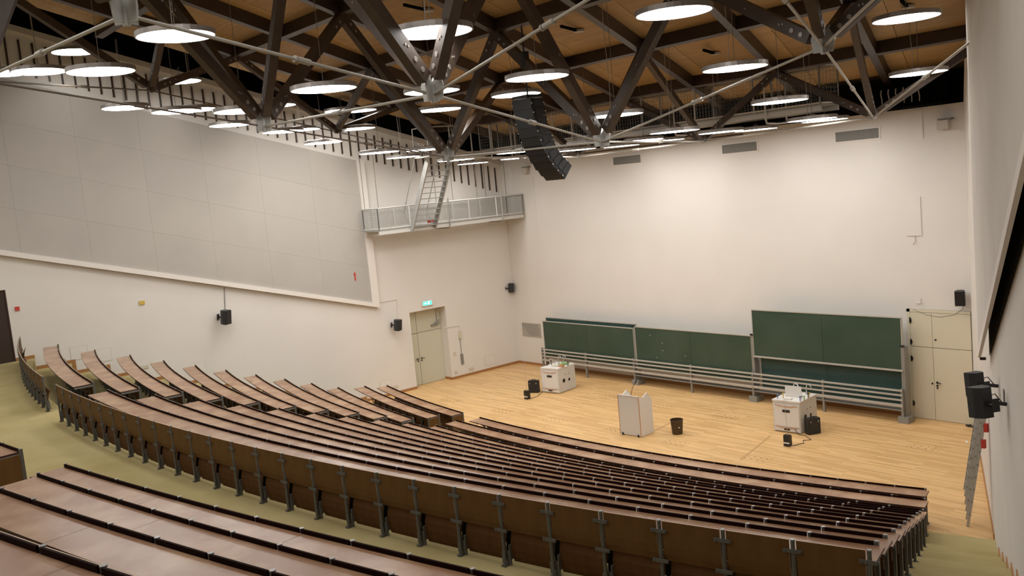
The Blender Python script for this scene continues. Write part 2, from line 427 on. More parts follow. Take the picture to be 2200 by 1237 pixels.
# ------------------------------------------------------------------ roof: deck, beams, struts, tie rods
ZR, SR = 9.75, 0.165
UP = Vector((0, SR, 1)).normalized()
QY = [-3.1, -7.05, -10.65, -13.9, -17.2, -20.5, -24.0, -27.5]
def U(n): return 3.09 + 2.81 * n
def rp(u, y, off=0.0): return Vector((u - .4155 * y, y, ZR - SR * y - off))
ceil = struct(link('ceiling', None), 'orange brown timber roof deck carried by a dark wooden space frame', 'ceiling')
us = [-1.85] + [U(n) for n in range(-1, 7)] + [22.4]
yq = [1.15] + QY + [-32.4]
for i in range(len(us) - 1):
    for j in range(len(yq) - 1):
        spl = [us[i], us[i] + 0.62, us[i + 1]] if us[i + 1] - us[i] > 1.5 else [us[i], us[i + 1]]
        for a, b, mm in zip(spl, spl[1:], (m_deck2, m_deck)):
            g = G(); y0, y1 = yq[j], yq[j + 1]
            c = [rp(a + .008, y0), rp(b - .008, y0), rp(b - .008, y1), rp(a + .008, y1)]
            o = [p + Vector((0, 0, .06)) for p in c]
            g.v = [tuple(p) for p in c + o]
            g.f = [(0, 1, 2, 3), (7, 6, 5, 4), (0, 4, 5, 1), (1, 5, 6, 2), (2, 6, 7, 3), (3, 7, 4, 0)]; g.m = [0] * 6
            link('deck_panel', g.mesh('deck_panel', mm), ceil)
g = G().quad([rp(-2.2, 1.3, -.2), rp(23, 1.3, -.2), rp(23, -32.5, -.2), rp(-2.2, -32.5, -.2)][::-1])
link('roof_skin', g.mesh('roof_skin', m_black), ceil)
g = G().quad([rp(-1.86, 1.2, 0.0), rp(-1.86, -32.4, 0.0), Vector((0, -32.4, 19.2)), Vector((0, 1.2, 11.5))])
link('roof_soffit', g.mesh('roof_soffit', m_black), ceil)
BW, BH = 0.19, 0.30
for n in range(-1, 7):
    g = G().beam(rp(U(n), 1.1, .002), rp(U(n), -32.3, .002), BW, BH, UP, top=True)
    link('beam', g.mesh('beam', m_beam), ceil)
for y in QY:
    for n in range(-2, 6):
        a = -1.80 if n == -2 else U(n) + BW / 2 / .92
        g = G().beam(rp(a, y, .003), rp(U(n + 1) - BW / 2 / .92, y, .003), BW, BH, UP, top=True)
        link('cross_beam', g.mesh('cross_beam', m_beam), ceil)
    g = G().beam(rp(U(6) + .1, y, .003), rp(22.2, y, .003), BW, BH, UP, top=True); link('cross_beam', g.mesh('cross_beam', m_beam), ceil)
def node(px, py, off): return atP(px, py, (0, 0, ZR - off), (0, SR, 1))
ND = {'A': node(268, 22, 3.4), 'B': node(930, 196, 3.4), 'C': node(1293, 300, 3.05), 'D': node(1512, 300, 1.8), 'E': node(1768, 94, 2.05),
      'F': node(1876, 248, 1.8), 'G': node(567, 266, 3.2), 'H': node(962, 334, 3.0), 'I': node(325, 190, 1.85), 'J': node(724, 280, 1.7),
      'K': node(1241, 334, 1.8), 'W': node(-45, 166, 3.3), 'X': node(1545, -185, 2.4), 'Y': node(2180, 8, 1.9), 'V': node(2150, -270, 2.3)}
JT = {'C': [(2, 2), (4, 2), (3, 3), (3, 1)], 'H': [(0, 2), (2, 2), (1, 3), (1, 1)], 'E': [(4, 2), (5, 1), (5, 3), (6, 2)],
      'B': [(2, 4), (4, 4), (3, 3), (3, 5)], 'G': [(0, 4), (2, 4), (1, 3), (1, 5)], 'A': [(3, 5), (2, 6), (3, 7), (4, 6)],
      'F': [(5, 1), (4, 0), (6, 0)], 'D': [(3, 1), (2, 0), (4, 0)], 'K': [(1, 1), (0, 0), (2, 0)], 'I': [(-1, 3), (0, 4), (-1, 5)],
      'J': [(-1, 1), (-1, 3), (0, 2)], 'W': [(1, 5), (0, 6)], 'X': [(5, 3), (4, 4), (6, 4)]}
for nm, js in JT.items():
    N = ND[nm]; small = nm in 'IJFDK'
    w, h = (0.14, 0.17) if small else (0.165, 0.215)
    for (n, m) in js:
        J = rp(U(n), QY[m], 0.30)
        d = (J - N).normalized(); L = (J - N).length
        a = N + d * (0.16 if small else 0.26) ; b = J + d * 0.05
        st = link('strut', G().beam(a, b, w, h, (0, 0, 1)).mesh('strut', m_strut), ceil)
        x = d.cross(Vector((0, 0, 1))).normalized(); u = x.cross(d)
        g = G()
        for t, r in ((0.42, .042), (0.62, .042), (0.84, .018), (0.90, .018), (L - .45, .034), (L - .25, .034), (L * .5, .016)):
            for sg in (-1, 1):
                o = N + d * t + x * sg * w / 2 + u * (0.03 if t == .84 else 0)
                g.cyl(o, o + x * sg * .012, r * (.8 if small else 1), 8)
        bo = link('bolts', g.mesh('bolts', m_bolt), st); bo['kind'] = 'stuff'
for nm in 'ABCDEFGHIJKWX':
    N = ND[nm]; g = G(); s = 0.6 if nm in 'IJFDK' else 1.0
    for an in (25, 115, 205, 295):
        a = math.radians(an); M2 = Matrix.Translation(N) @ Matrix.Rotation(a, 4, 'Z')
        g.prism([(0, -.14 * s), (.16 * s, -.14 * s), (.19 * s, .08 * s), (.12 * s, .30 * s), (0, .12 * s)], -.012, .012, 'y')
        for i in range(len(g.v) - 10, len(g.v)):
            g.v[i] = tuple(M2 @ Vector(g.v[i]))
    g.cyl(N - Vector((0, 0, .17 * s)), N + Vector((0, 0, .1 * s)), .045 * s, 8)
    link('node_plate', g.mesh('node_plate', m_drod if nm in 'IJ' else m_steel), ceil)
for a, b in ('AB', 'BC', 'BG', 'BX', 'CH', 'CE', 'CD', 'EF', 'EX', 'EV', 'FY', 'HG', 'HK', 'KD', 'DF', 'GW', 'AW', 'IJ', 'JH', 'IW'):
    dk = (a + b) in ('IJ', 'JH', 'GW', 'IW', 'HG')
    P, Q = ND[a] - Vector((0, 0, .05)), ND[b] - Vector((0, 0, .05)); r = .017 if dk else .024
    rd = link('tie_rod', G().cyl(P, Q, r, 8).mesh('tie_rod', m_drod if dk else m_rod), ceil)
    d = (Q - P).normalized(); mid = (P + Q) / 2
    g = G().cyl(mid - d * .10, mid + d * .10, r * 1.7, 10); g.cyl(mid - d * .15, mid - d * .12, r * 1.9, 10)
    link('coupler', g.mesh('coupler', m_drod if dk else m_rod), rd)

# ------------------------------------------------------------------ pendant lamps
LM = [(378,78,170,0),(160,112,99,0),(84,154,123,0),(217,154,149,0),(270,232,103,0),(379,240,107,0),(417,236,60,27),(521,239,123,0),(495,269,90,0),
 (608,283,88,0),(648,279,60,31),(696,192,140,0),(388,175,84,30.5),(596,227,68,32),(735,238,70,33.3),(770,238,78,0),(765,277,63,30),(694,307,81,0),
 (927,70,159,0),(928,197,118,0),(945,236,95,0),(1154,167,134,0),(1109,204,105,0),(815,328,86,0),(866,338,73,0),(915,322,64,29),(980,344,78,0),
 (1016,351,65,0),(1322,248,118,0),(1264,308,92,0),(1241,322,79,0),(1103,328,72,0),(1113,340,52,31.6),(1383,301,84,0),
 (1335,314,75,32),(1430,302,60,31.5),(1449,283,106,0),(1448,28,163,0),(1579,147,139,0),(1947,40,147,0),(1973,158,126,0),(1675,219,121,0),
 (1745,257,107,0),(1772,259,78,28.2),(1549,284,96,0),(1624,279,84,29),(4,158,70,27)]
LD = 0.62
rim_me = G()
n = 36
for i in range(n):
    a0, a1 = 2 * PI * i / n, 2 * PI * (i + 1) / n
    def c(a, r, z): return (math.cos(a) * r, math.sin(a) * r, z)
    rim_me.quad([c(a0, LD, -.045), c(a1, LD, -.045), c(a1, LD, .035), c(a0, LD, .035)])
    rim_me.quad([c(a0, LD, .035), c(a1, LD, .035), c(a1, LD * .9, .05), c(a0, LD * .9, .05)])
    rim_me.quad([c(a1, LD, -.045), c(a0, LD, -.045), c(a0, LD - .022, -.045), c(a1, LD - .022, -.045)])
rim_me.quad([(math.cos(2 * PI * i / n) * LD * .9, math.sin(2 * PI * i / n) * LD * .9, .05) for i in range(n)])
rim_me = rim_me.mesh('lamp_rim', m_rim)
dif_me = G().quad([(math.cos(-2 * PI * i / n) * (LD - .022), math.sin(-2 * PI * i / n) * (LD - .022), -.042) for i in range(n)]).mesh('lamp_diffuser', m_lamp)
hub_me = G().cyl((0, 0, .05), (0, 0, .10), .10, 12, r2=.06).mesh('lamp_hub', m_rim)
def projx(P):
    d = P - CAM; return 1100 + F0 * d.dot(cx) / d.dot(cz)
lamps = []
for (x, y, w, t) in LM:
    r = ray(x, y).normalized()
    if not t:
        lo, hi = 5, 60
        for _ in range(30):
            mdd = (lo + hi) / 2; P = CAM + r * mdd
            xs = [projx(P + Vector((math.cos(a), math.sin(a), 0)) * 0.6) for a in [k * .2618 for k in range(24)]]
            if max(xs) - min(xs) > w: lo = mdd
            else: hi = mdd
        t = lo
    if (x, y) == (927, 70): t = 14.1
    P = CAM + r * t
    while (P.x < 1.9 or P.y > -2.0) and t > 8: t -= 0.1; P = CAM + r * t
    P.z += 0.042
    lamps.append(P)
seen = len(lamps); REAR = {}; rr_ = 0
for yy, xs_ in ((-19.4, (7.5, 18.9, 22.2, 25.6)), (-22.6, (4.5, 8.5, 12.5, 16.5, 20.5, 24.5)), (-26.2, (4, 8, 12, 16, 20, 24)), (-29.5, (5, 10, 15, 20, 25, 29.5))):
    rr_ += 1
    q_ = 0
    for xx in xs_:
        P = Vector((xx, yy, 11.6 - (yy + 19) * .1)); d = P - CAM; zc = d.dot(cz)
        if zc > 0 and -80 < 1100 + F0 * d.dot(cx) / zc < 2280 and -40 < 618 + F0 * d.dot(cy_) / zc < 1280: continue
        q_ += 1; REAR[len(lamps)] = (q_, rr_); lamps.append(P)
order = sorted(range(seen), key=lambda i: (round(-lamps[i].y / 3.1), lamps[i].x))
rowof = {}
for i in order: rowof.setdefault(round(-lamps[i].y / 3.1), []).append(i)
lab = {}
for ri, rk in enumerate(sorted(rowof)):
    for j, i in enumerate(rowof[rk]):
        lab[i] = 'round pendant lamp, %s from left in %s row from front wall' % (ORD[j + 1], ORD[ri + 1])
for i, P in enumerate(lamps):
    if i >= seen: lab[i] = 'round pendant lamp over the rear benches, %s from left in %s row behind' % (ORD[REAR[i][0]], ORD[REAR[i][1]])
    t = thing('pendant_lamp', lab[i], 'lamp', P, 0, 'round pendant lamps')
    link('rim', rim_me, t); link('diffuser', dif_me, t); link('hub', hub_me, t)
    if i >= seen: t['group'] = 'rear pendant lamps'
    top = ZR - SR * P.y - P.z - .01
    top = max(top, .4)
    link('suspension_wire', G().cyl((0, 0, .08), (0, 0, top), .006, 5).mesh('lamp_wire', m_wire), t)
    if i < seen and i % 2 == 0:
        pts = [(-.16 + .05 * math.sin(s * 5) * (1 - s) , .02, .05 + (top - .05) * s) for s in [k / 8 for k in range(9)]]
        link('power_cable', G().tube(pts, .007, 5).mesh('lamp_cable', m_cable), t)

# ------------------------------------------------------------------ benches
POSTH = 0.758
def post_mesh(arm, fence=False):
    g = G()
    g.cyl((0, 0, 0), (0, 0, POSTH - .007), .018, 10, 0); g.cyl((0, 0, POSTH - .007), (0, 0, POSTH), .021, 10, 1)
    g.box((0, -.0, .010), (.05, .07, .02), 0)
    for z in (POSTH - .095, .385):
        g.box((0, -.022, z), (.155, .010, .032), 0)
        for s in (-1, 1): g.cyl((s * .06, -.027, z), (s * .06, -.034, z), .010, 6, 0)
    g.box((.035, .03, .085), (.055, .012, .15), 0); g.box((.062, .03, .15), (.010, .05, .16), 0)
    g.box((-.03, .03, .085), (.02, .05, .12), 0)
    if arm:
        g.box((0, -.20, .678), (.028, .36, .032), 2)
        g.beam((0, -.02, .45), (0, -.26, .665), .02, .03, mi=2)
    return g.mesh('post', m_post, m_cap, m_arm)
P_ARM, P_PLAIN = post_mesh(True), post_mesh(False)
def end_mesh(leg):
    g = G(); g.box((0, 0, (POSTH - .007) / 2), (.034, .045, POSTH - .007), 0); g.cyl((0, 0, POSTH - .007), (0, 0, POSTH), .021, 10, 1)
    g.box((0, 0, .01), (.07, .12, .02), 0); g.box((0, -.20, .678), (.03, .38, .034), 2)
    if leg: g.box((0, -.37, .34), (.022, .03, .66), 0)
    return g.mesh('post', m_post, m_cap, m_arm)
P_END, P_ENDL = end_mesh(False), end_mesh(True)
def curved(w, prof, t, mlip):
    # vertical board following the profile [(y, z)...], thickness t, plywood edge on its rim
    g = G(); n = len(prof); o = 0
    for sx in (-1, 1):
        for (y, z) in prof: g.v.append((sx * w / 2, y - t / 2, z)); g.v.append((sx * w / 2, y + t / 2, z))
    for i in range(n - 1):
        a = 2 * i; b = 2 * n + 2 * i
        g.f += [(a, b, b + 2, a + 2), (a + 1, a + 3, b + 3, b + 1)]; g.m += [0, 0]
        g.f += [(a, a + 2, a + 3, a + 1), (b, b + 1, b + 3, b + 2)]; g.m += [1, 1]
    g.f += [(0, 1, 2 * n + 1, 2 * n), (2 * n - 2, 4 * n - 2, 4 * n - 1, 2 * n - 1)]; g.m += [1, 1]
    return g
BACKS, SEATS = {}, {}
def back_me(w):
    w = round(w, 2)
    if w not in BACKS:
        BACKS[w] = curved(w, [(.030, .375), (.012, .44), (.002, .52), (0, .60), (0, .68), (.0, .752)], .014, 1).mesh('backrest', m_back, m_lip)
        sp = [(.085, .035), (.060, .09), (.045, .18), (.050, .27), (.075, .36), (.11, .43)]
        g = curved(w - .02, sp, .016, 1); g.v = [(x + .025, y, z) for x, y, z in g.v]
        h = curved(.030, [(y - .008 , z) for y, z in sp[1:5]], .03, 1); o = len(g.v)  # black sliver, painted shade of the gap between post and seat
        g.v += [(x - w / 2 + .006, y, z) for x, y, z in h.v]; g.f += [tuple(i + o for i in f) for f in h.f]; g.m += [2] * len(h.f)
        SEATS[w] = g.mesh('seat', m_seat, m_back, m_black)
    return BACKS[w], SEATS[w]
def place(k, ang, z=None):
    c = ROWS[k]; a = math.radians(ang)
    return T(c[0] + c[2] * math.sin(a), c[1] - c[2] * math.cos(a), c[3] if z is None else z, a)
def strip_mesh(k, a0, a1, r0, r1, zb, zt, name, *mats, n=6, lip=None):
    c = ROWS[k]; g = G()
    A = [math.radians(a0 + (a1 - a0) * i / n) for i in range(n + 1)]
    def p(r, a, z): return (c[0] + r * math.sin(a), c[1] - r * math.cos(a), z)
    for i in range(n):
        a, b = A[i], A[i + 1]
        g.quad([p(r1, a, zt), p(r1, b, zt), p(r0, b, zt), p(r0, a, zt)], 0)
        g.quad([p(r0, a, zb), p(r0, b, zb), p(r1, b, zb), p(r1, a, zb)], 1)
        g.quad([p(r1, a, zb), p(r1, b, zb), p(r1, b, zt), p(r1, a, zt)], 1)
        g.quad([p(r0, b, zb), p(r0, a, zb), p(r0, a, zt), p(r0, b, zt)], 1)
    g.quad([p(r0, A[0], zb), p(r1, A[0], zb), p(r1, A[0], zt), p(r0, A[0], zt)], 1)
    g.quad([p(r1, A[-1], zb), p(r0, A[-1], zb), p(r0, A[-1], zt), p(r1, A[-1], zt)], 1)
    return g.mesh(name, *mats)
def bench(k, a0, a1, label, group, desk=True, backs=True, front=False, endpanel=False, over=0.0, name='bench_row', pn=None, overl=0.0):
    c = ROWS[k]; R = c[2]; L = c[3]
    root = thing(name, label, 'bench', (0, 0, 0), 0, group)
    M0 = place(k, a0); root.matrix_basis = M0; inv = M0.inverted()
    arc = math.radians(a1 - a0) * R
    n = pn or max(2, round(arc / .597)); st = (a1 - a0) / n; w = math.radians(st) * R
    bm, sm = back_me(w - .062)
    for i in range(n + 1):
        pm = P_PLAIN if not desk else (P_ARM if i < n else (P_ENDL if k < 13 and a1 > 10 else P_END))
        link('post', pm, root, inv @ place(k, a0 + st * i))
    if backs:
        for i in range(n):
            Mi = inv @ place(k, a0 + st * (i + .5))
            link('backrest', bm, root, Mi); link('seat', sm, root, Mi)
    if desk:
        for i in range(n):
            link('ledge', LEDGE, root, inv @ place(k, a0 + st * (i + .5)) @ Matrix.Diagonal((w - .042, 1, 1, 1)))
    if front:
        for i in range(n):
            link('front_panel', FP, root, inv @ place(k, a0 + st * (i + .5)) @ Matrix.Diagonal((w - .05, 1, 1, 1)))
    if desk:
        e0 = a0 - math.degrees(overl / R); e1 = a1 + math.degrees(over / R); m = max(1, round(n / 4))
        for i in range(m):
            s0 = e0 + (e1 - e0) * i / m; s1 = e0 + (e1 - e0) * (i + 1) / m - 0.004
            me = strip_mesh(k, s0, s1, R + .030, R + .405, L + .696, L + .722, 'desk_top', m_desk, m_dedge)
            link('desk_top', me, root, inv)
        if overl > .1:
            link('backrest', strip_mesh(k, e0, a0, R - .008, R + .008, L + .50, L + .752, 'backrest', m_back, m_back, n=3), root, inv)
            link('ledge', strip_mesh(k, e0, a0, R + .010, R + .026, L + .717, L + .759, 'ledge', m_ledg, m_ledg, n=3), root, inv)
    if endpanel:
        Me = inv @ place(k, a1)
        g = G().box((.03, -.21, .35), (.018, .36, .68), 0); g.cyl((.03, -.40, 0), (.03, -.40, .70), .018, 8, 1)
        link('end_panel', g.mesh('end_panel', m_back, m_post), root, Me)
    return root
LEDGE = G().box((0, -.018, .738), (1, .016, .042)).mesh('ledge', m_ledg)
FP = G().box((0, .0, .40), (1, .016, .70)).mesh('front_panel', m_back)
for k in range(1, 14):
    a = ROWS[k][4]
    if k < 13:
        bench(k, a[0] + 1.15, a[1], 'curved brown desk row of the left wing, %s from the stage' % ORD[k], 'desk rows of the left wing',
              backs=k > 1, front=k == 1, endpanel=k in (1, 2), overl=1.15 * PI / 180 * ROWS[k][2])
        bench(k, a[2], a[3] - .05, 'curved brown desk row of the central block, %s from the stage' % ORD[k], 'desk rows of the central block',
              backs=k > 1, front=k == 1, over=.075, overl=.35 if k < 3 else 0.0)
    else:
        bench(k, a[0], a[1], 'short row of plywood seat backs at the rear of the left wing', 'seat rows facing the middle aisle', desk=False, name='seat_row', pn=15)
        bench(k, a[2], a[3], 'long row of plywood seat backs and steel posts facing the middle aisle', 'seat rows facing the middle aisle', desk=False, name='seat_row', pn=27)
UL = ['foremost', 'second', 'third', 'fourth']
for k in range(14, 18):
    a = ROWS[k][4]; n_ = (a[3] - a[2])
    pn = {14: 14, 15: 13, 16: 11, 17: 9}[k]
    bench(k, a[2] + .02, a[2] + {14: .4845, 15: .485, 16: .535, 17: .57}[k] * pn, 'curved brown desk row of the upper block nearest the camera, %s one' % UL[k - 14],
          'desk rows of the upper block', backs=k > 14, front=k == 14, pn=pn, over=.1)
bench(14, ROWS[14][4][0], ROWS[14][4][1], 'brown desk with closed end panel of the upper left block at the frame edge', 'desk rows of the upper left block',
      backs=False, front=True, endpanel=True, pn=12)

# ------------------------------------------------------------------ doors
def handle(parent, M, flip=1):
    g = G(); g.cyl((0, 0, 0), (0, -.012, 0), .032, 12); g.cyl((0, -.01, 0), (0, -.06, 0), .012, 8); g.beam((0, -.055, 0), (flip * .13, -.055, -.008), .018, .022)
    g.cyl((0, 0, -.09), (0, -.014, -.09), .03, 12)
    link('door_handle', g.mesh('door_handle', m_blk), parent, M)
# left stage door, inside its recess (front faces +X)
dl = struct(link('door_1', None, None, T(-.47, -5.33, 0, PI / 2)), 'tall grey cream double door in a recess of the left wall', 'door')
g = G().box((.865, .04, 1.52), (1.73, .02, 3.04)); link('door_frame', g.mesh('door_frame', m_gap), dl)
for x0, x1, z0, z1 in ((.0, .55, .01, 2.10), (.56, 1.73, .01, 2.10), (.0, .55, 2.115, 3.04), (.56, 1.73, 2.115, 3.04)):
    link('door_leaf' if z0 < 1 else 'transom_panel', G().box(((x0 + x1) / 2, 0, (z0 + z1) / 2), (x1 - x0 - .008, .05, z1 - z0 - .004)).mesh('leaf', m_doorl), dl)
handle(dl, T(.64, -.028, 1.07)); handle(dl, T(.47, -.028, 1.07), -1)
g = G().box((1.40, -.07, 2.30), (.32, .06, .06)); g.beam((1.40, -.05, 2.34), (1.6, -.16, 2.5), .03, .03); g.tube([(1.55, -.03, 2.9), (1.56, -.05, 2.4), (1.6, -.1, 2.3), (1.68, -.05, 2.42)], .012)
link('door_closer', g.mesh('door_closer', m_alud), dl)
# front right door
dr = struct(link('door_2', None, None, T(17.40, -.02, 0)), 'cream double door with upper panels at the right of the front wall', 'door')
W2 = 1.77
g = G().box((W2 / 2, .012, 1.57), (W2, .02, 3.14)); link('door_gap', g.mesh('door_gap', m_gap), dr)
g = G().box((.045, -.01, 1.57), (.09, .04, 3.14)); g.box((W2 / 2, -.01, 3.10), (W2, .04, .08)); link('door_frame', g.mesh('door_frame', m_door), dr)
for x0, x1, z0, z1 in ((.095, .705, .01, 2.065), (.715, 1.765, .01, 2.065), (.095, .705, 2.08, 3.05), (.715, 1.765, 2.08, 3.05)):
    link('door_leaf' if z0 < 1 else 'transom_panel', G().box(((x0 + x1) / 2, -.01, (z0 + z1) / 2), (x1 - x0, .035, z1 - z0)).mesh('leaf', m_door), dr)
handle(dr, T(.80, -.03, 1.09)); 
for x, z in ((.80, .93), (.66, 1.05), (.80, 2.30)): link('lock', G().cyl((x, -.028, z), (x, -.042, z), .026, 12).mesh('lock', m_blk), dr)
for z in (.42, 1.72, 2.20, 2.82): link('hinge', G().box((.10, -.045, z), (.035, .03, .16)).box((.125, -.04, z), (.02, .02, .08)).mesh('hinge', m_blk), dr)
# dark door of the middle aisle
dd = struct(link('door_3', None), 'dark brown door at the left edge beside the middle aisle', 'door')
link('door_leaf', G().box((-.04, -20.2, 4.87), (.05, 1.98, 2.12)).mesh('leaf', m_ddoor), dd)
link('door_frame', G().box((-.005, -19.215, 4.87), (.03, .03, 2.12)).box((-.005, -20.2, 5.94), (.03, 1.98, .03)).mesh('door_frame', m_dedge), dd)

# ------------------------------------------------------------------ boards
bx = [2.46, 7.46, 12.56, 17.56]
BY = -.62
def board(x0, x1, z0, z1, y, me, parent, split=True, nm='board'):
    g = G(); xm = (x0 + x1) / 2
    for a, b in ((x0, xm - .004), (xm + .004, x1)):
        link('board_panel', G().box(((a + b) / 2, y, (z0 + z1) / 2), (b - a, .03, z1 - z0)).mesh(nm, me), parent)
    g.box((xm, y - .004, z1 + .012), (x1 - x0 + .03, .05, .03)); g.box((xm, y - .02, z0 - .02), (x1 - x0 + .03, .09, .045))
    for x in (x0 - .012, x1 + .012): g.box((x, y - .004, (z0 + z1) / 2), (.028, .05, z1 - z0))
    link('board_frame', g.mesh('board_frame', m_alu), parent)
labs = ['wide green chalkboard unit left of the middle, second board peeking above', 'wide green chalkboard unit in the middle with chalk marks', 'right green chalkboard unit, its upper board raised above a teal one']
for i in range(3):
    x0, x1 = bx[i] + .04, bx[i + 1] - .04
    t = thing('chalkboard_unit', labs[i], 'chalkboard', (0, 0, 0), 0, 'green chalkboards on the front wall')
    if i < 2:
        board(x0, x1, .60, 2.05 + (.07 if i == 1 else 0), BY, m_green, t)
        board(x0 + .03, x1 - .03, .70, 2.10 + .08 - (.1 if i == 1 else 0), BY + .16, m_green2, t)
    else:
        board(x0, x1, 1.50, 2.97, BY, m_green, t)
        board(x0 + .12, x1 - .12, .42, 1.62, BY + .16, m_green2, t)
    g = G()
    for x in (x0 - .02, x1 + .02): 
        zt = (2.14 if i < 2 else 2.2)
        if x > x1: g.box((x, BY + .07, zt / 2), (.10, .20, zt - .1)); g.box((x, BY + .02, .09), (.30, .38, .18))
        elif i == 0: g.box((x, BY + .07, 1.1), (.06, .12, 1.9))
    link('lift_column', g.mesh('lift_column', m_alud), t)
    link('pulley', G().box((x1 + .02, BY - .02, 2.18), (.10, .06, .05)).mesh('pulley', m_blk), t)
# guard rails before the boards
rail = thing('guard_rail', 'grey slatted rail running low before all the chalkboards', 'rail', (0, 0, 0))
RY = BY - .14
for z, h in ((.93, .045), (.80, .045), (.66, .045), (.50, .075)):
    for i in range(3): link('rail_bar', G().box(((bx[i] + bx[i + 1]) / 2, RY, z), (bx[i + 1] - bx[i] - .02, .05, h)).mesh('rail_bar', m_alu), rail)
for x in (2.42, 4.92, 7.42, 10.03, 12.55, 15.06, 17.52): 
    h = .98; link('rail_post', G().box((x, RY + .03, h / 2), (.06, .07, h)).mesh('rail_post', m_alud), rail)
for i in range(3):
    zt = .36 if i else .46
    link('shelf', G().box(((bx[i] + bx[i + 1]) / 2, RY + .10, zt), (bx[i + 1] - bx[i] - .02, .22 if i else .12, .025)).mesh('shelf', m_alud), rail)
for x, z, wh in ((8.2, 1.86, 'topmost'), (8.75, 1.62, 'second highest'), (8.75, 1.35, 'third highest'), (8.45, 1.08, 'lowest'), (9.75, 1.25, 'rightmost')):
    tag(link('chalk_mark', G().box((0, 0, 0), (.05, .002, .012)).mesh('chalk_mark', m_white), None, T(x, BY - .017, z)), 'small white chalk mark on the middle chalkboard, %s one' % wh, 'chalk mark', 'chalk marks on the middle board')

# ------------------------------------------------------------------ vents, plates, plaque on the front wall
for i, x in enumerate((7.17, 12.07, 16.14)):
    t = thing('air_vent', 'grey rectangular air vent high on the front wall, %s' % ('leftmost', 'middle one', 'rightmost')[i], 'vent', (x, -.01, 8.14), 0, 'air vents on the front wall')
    link('frame', G().box((0, .0, 0), (1.44, .02, .36)).mesh('vent_frame', m_frame), t)
    link('backing', G().box((0, -.008, 0), (1.33, .02, .28)).mesh('vent_back', m_grille), t)
    g = G()
    for j in range(34): g.box((-.65 + j * .0394, -.022, 0), (.012, .012, .27))
    o = link('louvre', g.mesh('louvre', m_alud), t); o['kind'] = 'stuff'
def plate(px0, py0, px1, py1, lbl, P='Y', cat='panel', nm='wall_panel', m=None):
    f = atY if P == 'Y' else atX
    a = f(px0, py0, 0); b = f(px1, py1, 0)
    if P == 'Y': g = G().box(((a.x + b.x) / 2, -.012, (a.z + b.z) / 2), (abs(b.x - a.x), .024, abs(a.z - b.z)))
    else: g = G().box((.010, (a.y + b.y) / 2, (a.z + b.z) / 2), (.02, abs(b.y - a.y), abs(a.z - b.z)))
    return tag(link(nm, g.mesh(nm, m or m_wall)), lbl, cat)
plate(1944, 424, 1981, 506, 'tall faint white access panel on the front wall above the right door')
plate(1967, 236, 1984, 297, 'white cable duct hanging at the top right of the front wall', cat='duct', nm='cable_duct', m=m_frame)
plate(1140, 380, 1158, 520, 'faint tall white panel near the left corner of the front wall')
plate(1092, 361, 1107, 440, 'white ventilation duct cover in the left corner behind the mesh walkway', cat='duct', nm='cable_duct', m=m_frame)
tag(link('cable_hook', G().tube([(0, 0, 0), (.01, -.03, -.12), (-.05, -.04, -.22)], .012).mesh('cable_hook', m_faint), None, Matrix.Translation(atY(1966, 508, -.01))), 'small curled cable under the tall access panel', 'cable')
tag(link('cable_hook', G().tube([(.06, -.02, .10), (.06, -.03, -.02), (-.03, -.04, -.04), (-.08, -.04, 0)], .016).mesh('cable_hook', m_frame), None, Matrix.Translation(atY(1974, 648, -.01))), 'small white hook above the right front door', 'hook')
def floodlight(px, py, lbl, Y=0):
    P = atY(px, py, -.12); t = thing('floodlight', lbl, 'light', P)
    link('housing', G().box((0, 0, 0), (.30, .16, .24)).mesh('housing', m_faint), t); link('bracket', G().box((.05, .02, .15), (.36, .18, .05)).mesh('bracket', m_grille), t)
floodlight(2027, 268, 'small boxy floodlight at the top right of the front wall')
floodlight(1128, 367, 'small boxy floodlight at the top left corner of the front wall')
# plaque
pl = thing('information_plaque', 'grey engraved plaque on the front wall left of the chalkboards', 'plaque', (1.02, -.012, 1.50))
link('plate', G().box((0, 0, 0), (1.18, .02, .58)).mesh('plate', m_plaq), pl)
g = G()
for r_ in range(11):
    x = -.55 + (0 if r_ < 3 else .04 * r_) ; z = .24 - r_ * .046
    for q in range(12):
        L = random.uniform(.04, .11)
        if x + L > .53: break
        g.box((x + L / 2, -.012, z), (L, .002, .014)); x += L + .025
o = link('engraved_lines', g.mesh('engraved_lines', m_ink), pl)
# cord pipe along front wall top and diagonal window bar
g = G().beam((2.5, -.10, 8.56), (12.3, -.10, 8.56), .05, .05)
tag(link('curtain_rail', g.mesh('curtain_rail', m_drod)), 'thin brown rail along the top of the front wall', 'rail')
# wall speakers
def speaker(P, rz, tilt, s, lbl, name='wall_speaker', arm=True):
    t = link(name, None, None, Matrix.Translation(P) @ Matrix.Rotation(rz, 4, 'Z') @ Matrix.Rotation(tilt, 4, 'X'))
    t['label'] = lbl; t['category'] = 'speaker'; t['group'] = 'black wall loudspeakers'
    w, d, h = .26 * s, .24 * s, .42 * s
    link('cabinet', G().prism([(-w / 2, -d / 2), (w / 2, -d / 2), (w / 2, 0), (w * .28, d / 2), (-w * .28, d / 2), (-w / 2, 0)], -h / 2, h / 2).mesh('cabinet', m_blk2), t)
    link('grille', G().box((0, -d / 2 - .006, 0), (w * .92, .012, h * .94)).mesh('grille', m_blk), t)
    if arm:
        link('bracket', G().cyl((0, d / 2 - .02, -.02), (0, d / 2 + .14 * s, -.02), .03 * s, 8).box((0, d / 2 + .14 * s, -.02), (.10 * s, .02, .18 * s)).mesh('bracket', m_blk), t)
    return t
speaker(atX(484, 681, .30), PI / 2 + .5, .12, 1.12, 'black loudspeaker on the left wall below the middle of the grey panel')
speaker(atX(854, 698, .30), PI / 2 + .5, .12, 1.0, 'black loudspeaker on the left wall beside the stage door')
